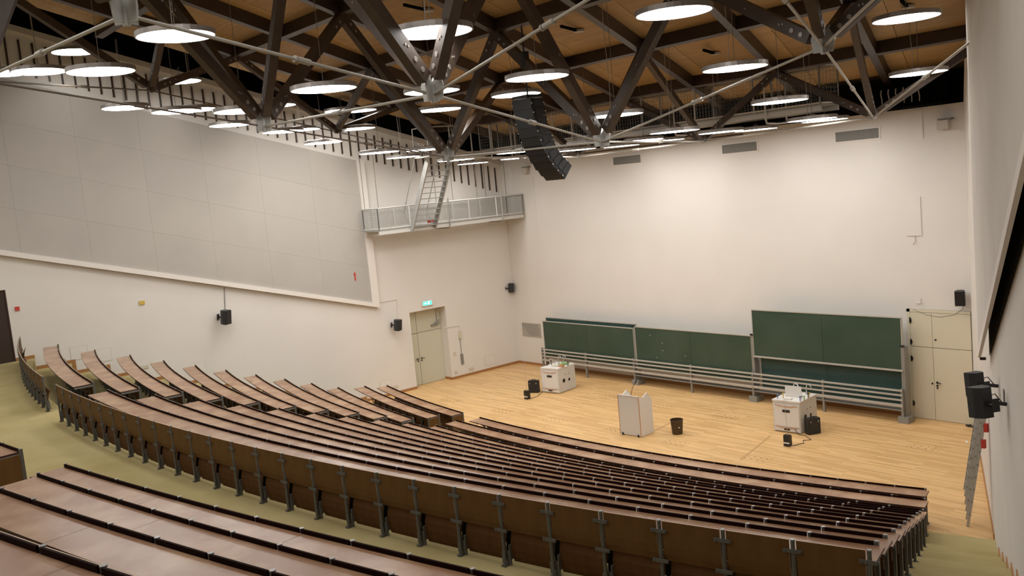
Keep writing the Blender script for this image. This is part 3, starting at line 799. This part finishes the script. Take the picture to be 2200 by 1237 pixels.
speaker(atX(1098, 618, .14), PI / 2 + .9, .05, .9, 'slim black loudspeaker in the left front corner')
speaker(atY(2063, 640, -.22), .3, .08, .95, 'black loudspeaker above the right front door')
P1 = atP(2097, 825, R0 + RN * .33, RN); P2 = atP(2109, 863, R0 + RN * .33, RN)
dist = lambda P: (P - CAM).length
rwr = math.atan2(RD.y, RD.x) + PI
s_a = 46 / F0 * dist(P1) / .42; s_b = 58 / F0 * dist(P2) / .42
for P, s_, l in ((P1, s_a, 'farther black loudspeaker of the pair on the right wall'), (P2, s_b, 'nearer black loudspeaker of the pair on the right wall')):
    sp = speaker(P, PI * 1.36, .10, s_, l)
    a = (P - R0).dot(RD)
    q = sp.matrix_basis.inverted()
    pts = [P + RN * -.12 + Vector((0, 0, .10)), rw(a, P.z + .12, .16), rw(a, P.z - .02, .06)]
    link('cord', G().tube([q @ p for p in pts], .008, 5).mesh('cord', m_blk), sp)
    link('arm', G().cyl(q @ (P - RN * .05), q @ rw(a, P.z - .03, 0.01), .028, 8).mesh('arm', m_blk), sp)
g = G().tube([atY(2070, 650, -.1), atY(2068, 664, -.05), atY(2050, 676, -.05), atY(2020, 681, -.05), atY(1990, 676, -.05), atY(1962, 664, -.05)], .008, 5)
tag(link('speaker_cable', g.mesh('speaker_cable', m_grille)), 'thin cable drooping in front of the right door top', 'cable')
# little things on the left wall
def lw(px, py, d, m, lbl, cat, nm):
    P = atX(px, py, d[0] / 2 + .003); return tag(link(nm, G().box((0, 0, 0), d).mesh(nm, m), None, Matrix.Translation(P)), lbl, cat)
lw(305, 650, (.03, .17, .12), m_yel, 'small yellowish box on the left wall under the grey panel', 'box', 'junction_box')
lw(37, 663, (.03, .12, .12), m_red, 'small red fire alarm box beside the dark door', 'alarm', 'fire_alarm')
lw(988, 719, (.05, .14, .30), m_sock, 'cream control box right of the left stage door', 'box', 'control_box')
lw(993, 771, (.05, .12, .42), m_grille, 'grey telephone hanging right of the left stage door', 'telephone', 'wall_telephone')
lw(977, 760, (.02, .10, .16), m_sock, 'light switch beside the left stage door', 'switch', 'light_switch')
lw(980, 799, (.02, .12, .10), m_sock, 'wall socket by the skirting next to the stage door', 'socket', 'wall_socket')
lw(1012, 792, (.02, .24, .10), m_sock, 'double wall socket low on the left wall near the corner', 'socket', 'wall_socket')
lw(311, 788, (.02, .24, .10), m_sock, 'wall socket above the skirting behind the tenth wing row', 'socket', 'wall_socket')
lw(850, 831, (.02, .22, .10), m_sock, 'wall socket behind the front wing desk', 'socket', 'wall_socket')
def flap(x0, y0, x1, y1, lbl):
    a = atX(x0, y0, 0); b = atX(x1, y1, 0); c = ((a.y + b.y) / 2, (a.z + b.z) / 2); dy, dz = abs(b.y - a.y), .42
    t = thing('wall_hatch', lbl, 'hatch', (0.0, c[0], c[1]), 0, 'flush hatches in the left wall')
    link('hatch_rim', G().box((.002, 0, 0), (.006, dy, dz)).mesh('rim', m_faint), t); link('hatch_door', G().box((.006, 0, 0), (.008, dy - .03, dz - .03)).mesh('flap', m_wall), t)
flap(150, 759, 190, 757, 'flush hatch in the left wall behind the eleventh wing row, left one'); flap(206, 762, 240, 763, 'flush hatch in the left wall behind the eleventh wing row, right one')
flap(420, 790, 443, 791, 'flush hatch in the left wall beside the eighth wing row'); flap(815, 827, 842, 829, 'flush hatch in the left wall behind the front wing desk')
flap(1041, 776, 1064, 771, 'flush hatch low in the left wall near the front corner')
# conduits
for pts, l in (([(812, 650, ), (852, 643), (854, 684)], 'thin conduit from the grey panel to the loudspeaker beside the stage door'), ([(482, 617), (484, 668)], 'thin cable above the loudspeaker under the grey panel'),
               ([(955, 704), (986, 699), (988, 712)], 'thin conduit from the door closer to the control box'), ([(988, 726), (992, 764)], 'thin conduit between control box and telephone')):
    tag(link('conduit', G().tube([atX(x, y, .02) for x, y in pts], .012, 5).mesh('conduit', m_frame if len(pts) > 2 else m_grille)), l, 'conduit')
# exit sign
ex = thing('exit_sign', 'small lit green exit sign above the left stage door', 'sign', atX(918, 651, .06))
link('housing', G().box((-.02, 0, 0), (.06, .50, .20)).mesh('housing', m_frame), ex)
link('lit_panel', G().box((.014, 0, 0), (.01, .40, .15)).mesh('lit', m_exit), ex)
g = G().box((.021, .05, .01), (.004, .05, .09)).box((.021, .10, .05), (.004, .03, .03)).beam((.021, .02, -.02), (.021, .10, -.05), .004, .02).box((.021, -.08, 0), (.004, .10, .03)).prism([(-.16, 0), (-.11, .045), (-.11, -.045)], .019, .023, 'x')
link('pictogram', g.mesh('pictogram', m_exitw), ex)
# red arrow on the grey panel
A_ = atX(763, 595, .125); tag(link('red_arrow', G().box((0, 0, -.02), (.01, .05, .22)).prism([(-.055, .09), (.055, .09), (0, .19)], -.005, .005, 'x').mesh('arrow', m_red), None, Matrix.Translation(A_)), 'small red upward arrow on the grey panel corner', 'arrow')
# plates on right wall
P = atP(2157, 850, R0 + RN * .01, RN)
t = thing('wall_switch', 'small grey switch plate on the right wall near the camera', 'switch', P)
q = t.matrix_basis.inverted()
link('plate', G().beam(RD * -.06, RD * .06, .02, .18).mesh('plate', m_grille), t)
g = G().beam(rw(0.4, 0), rw(.4, 0.001), .01, .01)

# ------------------------------------------------------------------ stage furniture
def cart(B, Lc, Rr, h, label, items):
    B = Vector(B); ex_ = (Vector(Lc) - B); ey_ = (Vector(Rr) - B)
    w, d = .98, 1.02; an = math.atan2(-ex_.y, -ex_.x)
    # front-left corner at Lc, front edge towards B
    t = thing('laboratory_cart', label, 'cart', (Lc[0], Lc[1], 0), an, 'white laboratory carts')
    w = ex_.length; d = 1.0
    link('body', G().box((w / 2, d / 2, .45), (w, d, .86)).mesh('body', m_wside), t)
    link('worktop', G().box((w / 2, d / 2, h - .02), (w + .03, d + .03, .04)).mesh('worktop', m_white), t)
    for z0, z1, nm in ((.16, .80, 'door'), (.03, .15, 'drawer')):
        link(nm, G().box((w / 2, -.008, (z0 + z1) / 2), (w - .06, .02, z1 - z0 - .01)).mesh(nm, m_white), t)
    g = G().tube([(.08, -.03, .79), (w * .35, -.035, .76), (w * .65, -.035, .76), (w - .08, -.03, .79)], .012, 6)
    g.tube([(.08, -.03, .17), (w * .35, -.035, .14), (w * .65, -.035, .14), (w - .08, -.03, .17)], .012, 6)
    link('orange_trim', g.mesh('orange_trim', m_edgeo), t)
    link('grip', G().box((w * .5, -.022, .62), (.22, .016, .07)).mesh('grip', m_blk), t); link('grip', G().box((w * .5, -.022, .09), (.17, .016, .04)).mesh('grip', m_blk), t)
    g = G()
    for y, z, r in ((.30, .42, .075), (.62, .40, .055), (.42, .62, .016), (.62, .62, .016)): g.cyl((w, y, z), (w + .006, y, z), r, 16)
    link('port_hole', g.mesh('port_hole', m_blk), t)
    return t, w, d
c1, w1, d1 = cart((5.89, -3.11), (5.10, -3.24), (5.76, -2.12), .92, 'white laboratory cart with taps and green rag before the left chalkboard', 0)
c2, w2, d2 = cart((15.77, -3.10), (14.95, -3.18), (15.51, -2.07), .92, 'white laboratory cart with white sheet before the right chalkboard', 0)
def gooseneck(t, x, y, z, lbl=None):
    g = G().tube([(x, y, z), (x, y, z + .22), (x + .03, y - .02, z + .30), (x + .12, y - .04, z + .31), (x + .17, y - .05, z + .25), (x + .175, y - .05, z + .20)], .014, 8)
    g.cyl((x, y, z), (x, y, z + .05), .03, 10); link('tap', g.mesh('tap', m_chrome), t)
gooseneck(c1, .30, .72, .92); gooseneck(c1, .45, .80, .92); gooseneck(c2, .25, .80, .92); gooseneck(c2, .62, .84, .92)
for i, (x, y, m, h) in enumerate(((.10, .12, m_blue, .10), (.22, .22, m_yel, .12), (.80, .10, m_blue, .11), (.86, .22, m_grn, .10), (.84, .50, m_blk, .12), (.80, .65, m_yel, .09), (.74, .30, m_chrome, .08))):
    link('valve', G().cyl((x, y, .92), (x, y, .92 + h), .014, 8).cyl((x, y, .92 + h), (x, y, .945 + h), .03, 8).mesh('valve', m), c2)
for i, (x, y, m, h) in enumerate(((.08, .3, m_blk, .12), (.12, .5, m_blk, .14), (.86, .55, m_blk, .13), (.06, .75, m_chrome, .12))):
    link('valve', G().cyl((x, y, .92), (x, y, .92 + h), .014, 8).cyl((x, y, .92 + h), (x, y, .945 + h), .03, 8).mesh('valve', m), c1)
def rest(parent, name, g, m, lbl, cat, x, y, z=.925):
    P = parent.matrix_basis @ Vector((x, y, z)); return tag(link(name, g.mesh(name, m), None, Matrix.Translation(P) @ Matrix.Rotation(.1, 4, 'Z')), lbl, cat)
g = G(); 
for i in range(7): g.box((random.uniform(-.14, .14), random.uniform(-.07, .07), .02 + .008 * i), (.14, .09, .03), 0, Matrix.Rotation(i * .7, 4, 'Z'))
rest(c1, 'green_rag', g, m_grn, 'crumpled green rag on the left laboratory cart', 'rag', .60, .62)
rest(c1, 'wooden_block', G().box((0, 0, .03), (.20, .10, .06)).box((.02, .0, .075), (.10, .07, .03)), m_edgeo, 'small brown block on the left laboratory cart', 'block', .74, .30)
rest(c1, 'paper_pad', G().box((0, 0, .01), (.26, .18, .02)).box((.01, .01, .025), (.24, .16, .01)), m_sock, 'pale pad lying on the left laboratory cart', 'pad', .44, .34)
rest(c2, 'white_sheet', G().box((0, 0, .16), (.50, .012, .31)).box((0, .03, .01), (.40, .07, .02)), m_white, 'white splash sheet standing on the right laboratory cart', 'sheet', .42, .45)
rest(c2, 'white_tray', G().box((0, 0, .012), (.22, .14, .024)).box((0, 0, .03), (.18, .10, .012)), m_frame, 'small white tray on the right laboratory cart', 'tray', .40, .16)
# lectern
LB, LL, LR = Vector((12.18, -5.74, 0)), Vector((11.40, -5.79, 0)), Vector((12.15, -5.22, 0))
lect = thing('lectern', 'white lectern with notched sides standing on the parquet', 'lectern', LL, math.atan2((LB - LL).y, (LB - LL).x))
w = (LB - LL).length; dpt = .60
link('front_board', G().box((w / 2, .012, .62), (w, .024, 1.18)).mesh('front_board', m_wside), lect)
for x in (.012, w - .012):
    g = G().prism([(.02, .03), (dpt, .03), (dpt, 1.05), (dpt * .66, 1.26), (.22, 1.17), (.14, 1.17), (.02, 1.215)], x - .012, x + .012, 'x')
    link('side_board', g.mesh('side_board', m_white), lect)
link('corner_trim', G().box((w - .002, -.002, .62), (.016, .016, 1.20)).box((.002, -.002, .62), (.012, .014, 1.20)).mesh('corner_trim', m_edgeo), lect)
link('desk_board', G().box((w / 2, dpt * .55, 1.02), (w - .05, dpt * .8, .025)).mesh('desk_board', m_white), lect)
link('top_trim', G().box((w / 2, .0, 1.215), (w, .03, .02)).mesh('top_trim', m_frame), lect)
for x in (.10, w - .10): link('castor', G().cyl((x, -.012, .035), (x, .03, .035), .035, 12).box((x, .01, .06), (.05, .05, .04)).mesh('castor', m_blk2), lect)
link('microphone', G().tube([(.25, .30, 1.03), (.26, .32, 1.2), (.30, .36, 1.38), (.38, .42, 1.52)], .008, 6).cyl((.37, .41, 1.50), (.41, .44, 1.60), .018, 8).mesh('microphone', m_blk), lect)
# waste bin
bt = thing('waste_bin', 'brown round waste bin on the parquet right of the lectern', 'bin', (12.79, -4.85, 0))
g = G(); g.cyl((0, 0, 0), (0, 0, .42), .15, 24, r2=.185)
g.f.pop(); g.m.pop()
g.cyl((0, 0, .02), (0, 0, .415), .135, 24, r2=.172); g.f.pop(); g.m.pop()
link('bucket', g.mesh('bucket', m_bin), bt); link('rim', G().tube([(math.cos(a) * .185, math.sin(a) * .185, .42) for a in [i * PI / 12 for i in range(25)]], .010, 6).mesh('rim', m_bin), bt)
link('label_sticker', G().box((.10, -.135, .22), (.07, .004, .03), 0, Matrix.Rotation(.35, 4, 'Z')).mesh('sticker', m_white), bt)
# cases
for P, l, rz in (((4.86, -3.42, 0), 'black carrying case beside the left laboratory cart', .55), ((16.00, -2.88, 0), 'black carrying case beside the right laboratory cart', 1.15)):
    t = thing('carrying_case', l, 'case', P, rz, 'black carrying cases')
    link('shell', G().box((0, 0, .23), (.38, .20, .44)).box((0, 0, .23), (.36, .22, .40)).mesh('shell', m_blk), t)
    link('handle', G().tube([(-.08, 0, .44), (-.07, 0, .48), (.07, 0, .48), (.08, 0, .44)], .014, 6).mesh('handle', m_blk2), t)
    link('latch', G().box((-.12, -.112, .36), (.03, .01, .04)).box((.12, -.112, .36), (.04, .01, .05)).mesh('latch', m_alud), t)
# small floor boxes with tall rods
for P, l, l2 in (((5.41, -4.25, 0), 'small black device with tall thin rod left of the left cart', 'thin cable from the left small black device'), ((16.08, -4.22, 0), 'small black device with thin rod before the right cart', 'thin curly cable from the right small black device')):
    t = thing('floor_device', l, 'device', P, .1, 'small black floor devices')
    link('case', G().box((0, 0, .15), (.17, .15, .28)).box((0, -.02, .30), (.15, .12, .03)).mesh('case', m_blk), t)
    link('stripe', G().box((0, -.078, .10), (.172, .006, .035)).mesh('stripe', m_frame), t)
    hh = 1.45 if P[0] < 10 else 1.15
    link('rod', G().cyl((0, .02, .30), (-.04, .03, hh), .005, 6).mesh('rod', m_cable), t)
    link('clip', G().tube([(-.04, .03, hh), (-.10, .03, hh + .06), (-.04, .03, hh + .12), (.02, .03, hh + .05)], .007, 6).mesh('clip', m_cable), t)
    if P[0] < 10: pts = [(5.5, -4.2, .01), (5.45, -3.8, .01), (5.2, -3.4, .01), (5.0, -3.1, .01)]
    else: pts = [(16.18, -4.15, .01), (16.3, -3.8, .01), (16.15, -3.6, .01), (16.3, -3.45, .01), (16.1, -3.3, .01), (15.95, -3.18, .01), (15.75, -3.2, .01), (15.6, -3.14, .12)]
    tag(link('cable', G().tube(pts, .009, 5).mesh('cable', m_blk)), l2, 'cable')
# floor outlet hatches
def hatch(px, py, lbl, n=4):
    P = atZ(px, py, .002)
    t = thing('floor_hatch', lbl, 'hatch', P, .06, 'flush floor outlet hatches')
    link('lid_seam', G().box((0, -.17, .0), (.80, .006, .002)).box((0, .17, .0), (.80, .006, .002)).box((.40, 0, 0), (.006, .34, .002)).box((-.40, 0, 0), (.006, .34, .002)).mesh('seam', m_seam), t)
    g = G()
    for i in range(4):
        for j in (-.09, .09): g.cyl((-.28 + i * .18, j, -.001), (-.28 + i * .18, j, .003), .015, 8)
    sc_ = link('screw', g.mesh('screw', m_hole), t); sc_['kind'] = 'stuff'
for px, py, l in ((1092, 818, 'near the left stage door'), (968, 860, 'before the front wing desk'), (1080, 883, 'between the wing desks and the left cart'), (1193, 902, 'before the central front desk, left'),
                  (1310, 852, 'behind the lectern'), (1425, 873, 'behind the waste bin'), (1560, 894, 'left of the right cart'), (1322, 924, 'left of the lectern base'), (1452, 951, 'before the waste bin'), (1625, 985, 'before the right device'), (1985, 961, 'right of the black case')):
    hatch(px, py, 'flush floor outlet hatch with small dots ' + l)
tag(link('paper_scrap', G().box((0, 0, .004), (.05, .22, .006)).mesh('paper_scrap', m_frame), None, T(*atZ(2077, 949, 0), .5)), 'narrow white paper strip on the parquet by the ladder', 'paper')
for (x0, y0, x1, y1, l) in ((1655, 936, 1592, 987, 'faint straight cable channel lid running from the right cart to the desks'), (1402, 927, 1440, 908, 'faint cable channel lid between lectern and waste bin')):
    a = atZ(x0, y0, .002); b = atZ(x1, y1, .002)
    tag(link('cable_channel', G().beam(a, b, .05, .004).mesh('cable_channel', m_seam)), l, 'floor lid')
# ladder leaning on the right wall
base = atZ(2079, 1131, 0); sb = (base - R0).dot(RD)
def projy(P):
    d = P - CAM; return 618.5 + F0 * d.dot(cy_) / d.dot(cz)
zz = 1.5
while projy(rw(sb, zz, .06)) > 890 and zz < 5: zz += .02
topw = rw(sb, zz, .06)
ld = thing('ladder', 'grey aluminium extension ladder leaning against the right wall', 'ladder', base)
dv = (topw - base); off_n = RN * .062
side = Vector((0.4338, -0.9010, 0)) * -.40
for sct, (b0, b1) in enumerate(((0.0, 1.0), (.14, 1.02), (.27, 1.04))):
    o = off_n * sct; g = G()
    for sd in (0, 1):
        a = dv * b0 + side * sd + o; b = dv * b1 + side * sd + o
        link('rail', G().beam(a, b,   .024, .056, (RN.x, RN.y, 0)).mesh('ladder_rail', m_alu), ld)
    nr = 9
    for i in range(1, nr):
        t_ = b0 + (b1 - b0) * i / nr; a = dv * t_ + o
        link('rung', G().cyl(a - side * .05, a + side * 1.05, .016, 8).mesh('rung', m_alud), ld)
for t_ in (.74, .88): link('red_hook', G().box(tuple(dv * t_ - RN * .05 - side * .05), (.07, .07, .17)).mesh('red_hook', m_red), ld)
# door stopper
tag(link('door_stop', G().beam(atZ(2076, 913, .02), atZ(2092, 917, .02), .05, .04).beam(atZ(2078, 915, .03), atZ(2086, 912, .03), .03, .03).mesh('door_stop', m_blk2)), 'dark door stopper bar at the foot of the right front door', 'door stop')

# ------------------------------------------------------------------ catwalks
def mesh_panel(a, b, h, up=Vector((0, 0, 1)), cell=.10, r=.0032):
    a = Vector(a); b = Vector(b); L = (b - a).length; d = (b - a).normalized(); g = G()
    for i in range(int(L / cell) + 1):
        p = a + d * min(i * cell, L); g.beam(p, p + up * h, r * 1.6, r * 1.6, d)
    for j in range(int(h / cell) + 1): g.beam(a + up * j * cell, b + up * j * cell, r * 1.6, r * 1.6)
    return g
def rail_frame(a, b, h, n, r=.026):
    a = Vector(a); b = Vector(b); g = G()
    for z in (0.04, h): g.cyl(a + Vector((0, 0, z)), b + Vector((0, 0, z)), r, 6)
    for i in range(n + 1):
        p = a.lerp(b, i / n); g.cyl(p, p + Vector((0, 0, h)), r, 6)
    return g
def walkway(root, x0, y0, x1, y1, z, h, cell, nx):
    link('floor_grating', G().box(((x0 + x1) / 2, (y0 + y1) / 2, z - .02), (x1 - x0, y1 - y0, .04)).mesh('grating', m_steel), root)
    g = G()
    longx = (x1 - x0) > (y1 - y0)
    if longx:
        for y in (y0 + .03, y1 - .03): g.box(((x0 + x1) / 2, y, z - .10), (x1 - x0, .06, .13))
    else:
        for x in (x0 + .03, x1 - .03): g.box((x, (y0 + y1) / 2, z - .10), (.06, y1 - y0, .13))
    link('edge_beam', g.mesh('edge_beam', m_steelb), root)
    c = [((x0, y0), (x1, y0)), ((x1, y0), (x1, y1)), ((x1, y1), (x0, y1)), ((x0, y1), (x0, y0))]
    for (p, q) in c:
        L = math.dist(p, q); n = nx if L > 2 else 1
        link('railing', rail_frame((*p, z), (*q, z), h, n).mesh('railing', m_steelb), root)
        o = link('wire_mesh', mesh_panel((*p, z), (*q, z), h, cell=cell).mesh('wire_mesh', m_mesh), root)
up_ = thing('steel_walkway', 'long grey mesh walkway hanging under the roof before the front wall', 'walkway', (0, 0, 0))
walkway(up_, 2.5, -3.0, 16.85, -2.1, 8.98, 1.02, .11, 7)
g = G()
for x in (3.2, 7.6, 12.0, 15.2):
    for y in (-3.05, -2.05):
        tp = ZR - SR * y - .02
        link('hanger', G().tube([(x, y, 10.15), (x, y, 8.78), (x + .02, y * .98 - .05, 8.66), (x + .05, -2.55, 8.64)], .028, 6).mesh('hanger', m_steelb), up_)
        link('hanger_cable', G().cyl((x, y, 10.15), (x, y + .15, tp), .011, 5).mesh('hanger_cable', m_drod), up_)
lo_ = thing('steel_walkway', 'short grey mesh walkway high in the left front corner', 'walkway', (0, 0, 0))
walkway(lo_, .25, -7.1, 1.3, -.12, 6.42, .80, .07, 5)
for y, x in ((-7.0, .3), (-7.0, 1.25), (-4.4, 1.25), (-2.4, 1.25), (-.9, 1.25), (-2.9, .3), (-1.2, .3)):
    link('hanger_cable', G().cyl((x, y, 7.2), (x, y, 9.6), .010, 5).mesh('hanger', m_drod), lo_)
for y in (-3.9, -1.25): link('hanger', G().tube([(1.33, y, 7.35), (1.33, y, 6.35), (1.28, y, 6.22), (.9, y, 6.20), (.35, y, 6.20)], .028, 6).mesh('hanger', m_steel), lo_)
link('tool_box', G().box((1.0, -4.5, 6.52), (.25, .3, .18)).mesh('tool', m_red), lo_).name = 'red_box'
st = thing('steel_stair', 'steep grey metal stair from the corner walkway up to the roof walkway', 'stair', (0, 0, 0))
A0, A1 = Vector((1.32, -5.70, 6.30)), Vector((2.75, -5.70, 8.72)); sd = Vector((0, 1.05, 0))
for s_ in (0, 1):
    link('stringer', G().beam(A0 + sd * s_, A1 + sd * s_, .05, .22, (0, 0, 1)).mesh('stringer', m_steel), st)
    rr = Vector((-.45, 0, .72))
    link('handrail', G().cyl(A0 + sd * s_ + rr * .9, A1 + sd * s_ + rr, .020, 6).cyl(A0 + sd * s_, A0 + sd * s_ + rr * .9, .016, 6).cyl(A1 + sd * s_, A1 + sd * s_ + rr, .016, 6).mesh('handrail', m_steel), st)
for i in range(12):
    p = A0.lerp(A1, (i + .6) / 12.2) + sd * .5
    link('tread', G().box((p.x, p.y, p.z), (.20, 1.0, .035)).mesh('tread', m_steel), st)
pf = link('landing', G().box((2.9, -4.2, 8.90), (.9, 3.6, .05)).mesh('landing', m_steel), st)
link('landing_rail', rail_frame((3.35, -6.0, 8.92), (3.35, -3.1, 8.92), 1.0, 3).cyl((2.45, -6.0, 8.92), (2.45, -6.0, 9.92), .022, 6).cyl((2.45, -6.0, 9.92), (3.35, -6.0, 9.92), .022, 6).mesh('landing_rail', m_steel), st)

# line array loudspeaker
ar = thing('line_array_speaker', 'long curved chain of black loudspeakers hanging from the roof', 'speaker', (0, 0, 0))
r = ray(1150, 290).normalized(); C0 = CAM + r * 22.5
ptsA = [(1134, 224), (1138, 243), (1142, 262), (1147, 281), (1153, 299), (1160, 316), (1168, 331), (1177, 345), (1187, 357), (1196, 366)]
nrm = Vector((C0.x - CAM.x, C0.y - CAM.y, 0)).normalized()
yawd = -1.02
for i, (x, y) in enumerate(ptsA):
    P = atX(x, y, 14.0)
    tilt = math.radians([2, 4, 6, 9, 13, 18, 24, 30, 37, 43][i])
    w_, h_, d_ = .62, .235, .40
    Mx = Matrix.Translation(P) @ Matrix.Rotation(.05, 4, 'Z') @ Matrix.Rotation(tilt, 4, 'X')
    bxo = link('speaker_box', G().prism([(-d_ / 2, -h_ / 2), (d_ / 2, -h_ * .36), (d_ / 2, h_ * .36), (-d_ / 2, h_ / 2)], -w_ / 2, w_ / 2, 'x').mesh('speaker_box', m_blk), ar, Mx)
    for sx in (-1, 1): link('side_plate', G().box((sx * (w_ / 2 + .006), .02, 0), (.012, d_ * .7, h_ * .62)).mesh('side_plate', m_blk2), bxo)
    g = G()
    for sx in (-1, 1):
        for yy in (-.19, .2): g.cyl((sx * (w_ / 2 + .004), yy, 0), (sx * (w_ / 2 + .02), yy, 0), .014, 8)
    pn_ = link('pin', g.mesh('pin', m_frame), bxo); pn_['kind'] = 'stuff'
Pt = atX(1134, 213, 14.0)
link('hanging_frame', G().box((Pt.x, Pt.y, Pt.z + .05), (.5, .5, .06)).cyl((Pt.x, Pt.y, Pt.z), (Pt.x, Pt.y, ZR - SR * Pt.y - .3), .02, 6).box((Pt.x, Pt.y, Pt.z + .9), (.16, .16, .35)).mesh('frame', m_blk), ar)

# smoke detectors with dark tracks on the deck
for px, py, l in ((920, 20, 'left'), (1243, 64, 'middle'), (1537, 113, 'right'), (1951, 12, 'far right')):
    P = atP(px, py, (0, 0, ZR - .02), (0, SR, 1))
    t = thing('ceiling_detector', 'small round detector and dark bar on the roof deck, %s one' % l, 'detector', P, 0, 'round detectors on the roof deck')
    link('disc', G().cyl((0, 0, -.05), (0, 0, 0), .13, 16).mesh('disc', m_alu), t)
    link('bar', G().beam((.05, -.15, -.02), (.28, -.85, .0), .05, .06).mesh('bar', m_black), t)
# black box with pale cables above front wall, right
bxk = thing('cable_tray', 'black cable box with pale hanging cables above the front wall at right', 'cable tray', (17.9, -.55, 9.05))
link('box', G().box((0, .3, .0), (2.0, .3, .55)).box((0, .1, -.3), (2.1, .6, .06)).mesh('box', m_black), bxk)
for i in range(6): link('cable', G().tube([(-.75 + i * .21, .13, .22), (-.76 + i * .21, .12, .1), (-.73 + i * .21, .12, -.05), (-.74 + i * .21, .13, -.2)], .018, 5).mesh('cable', m_cable), bxk)
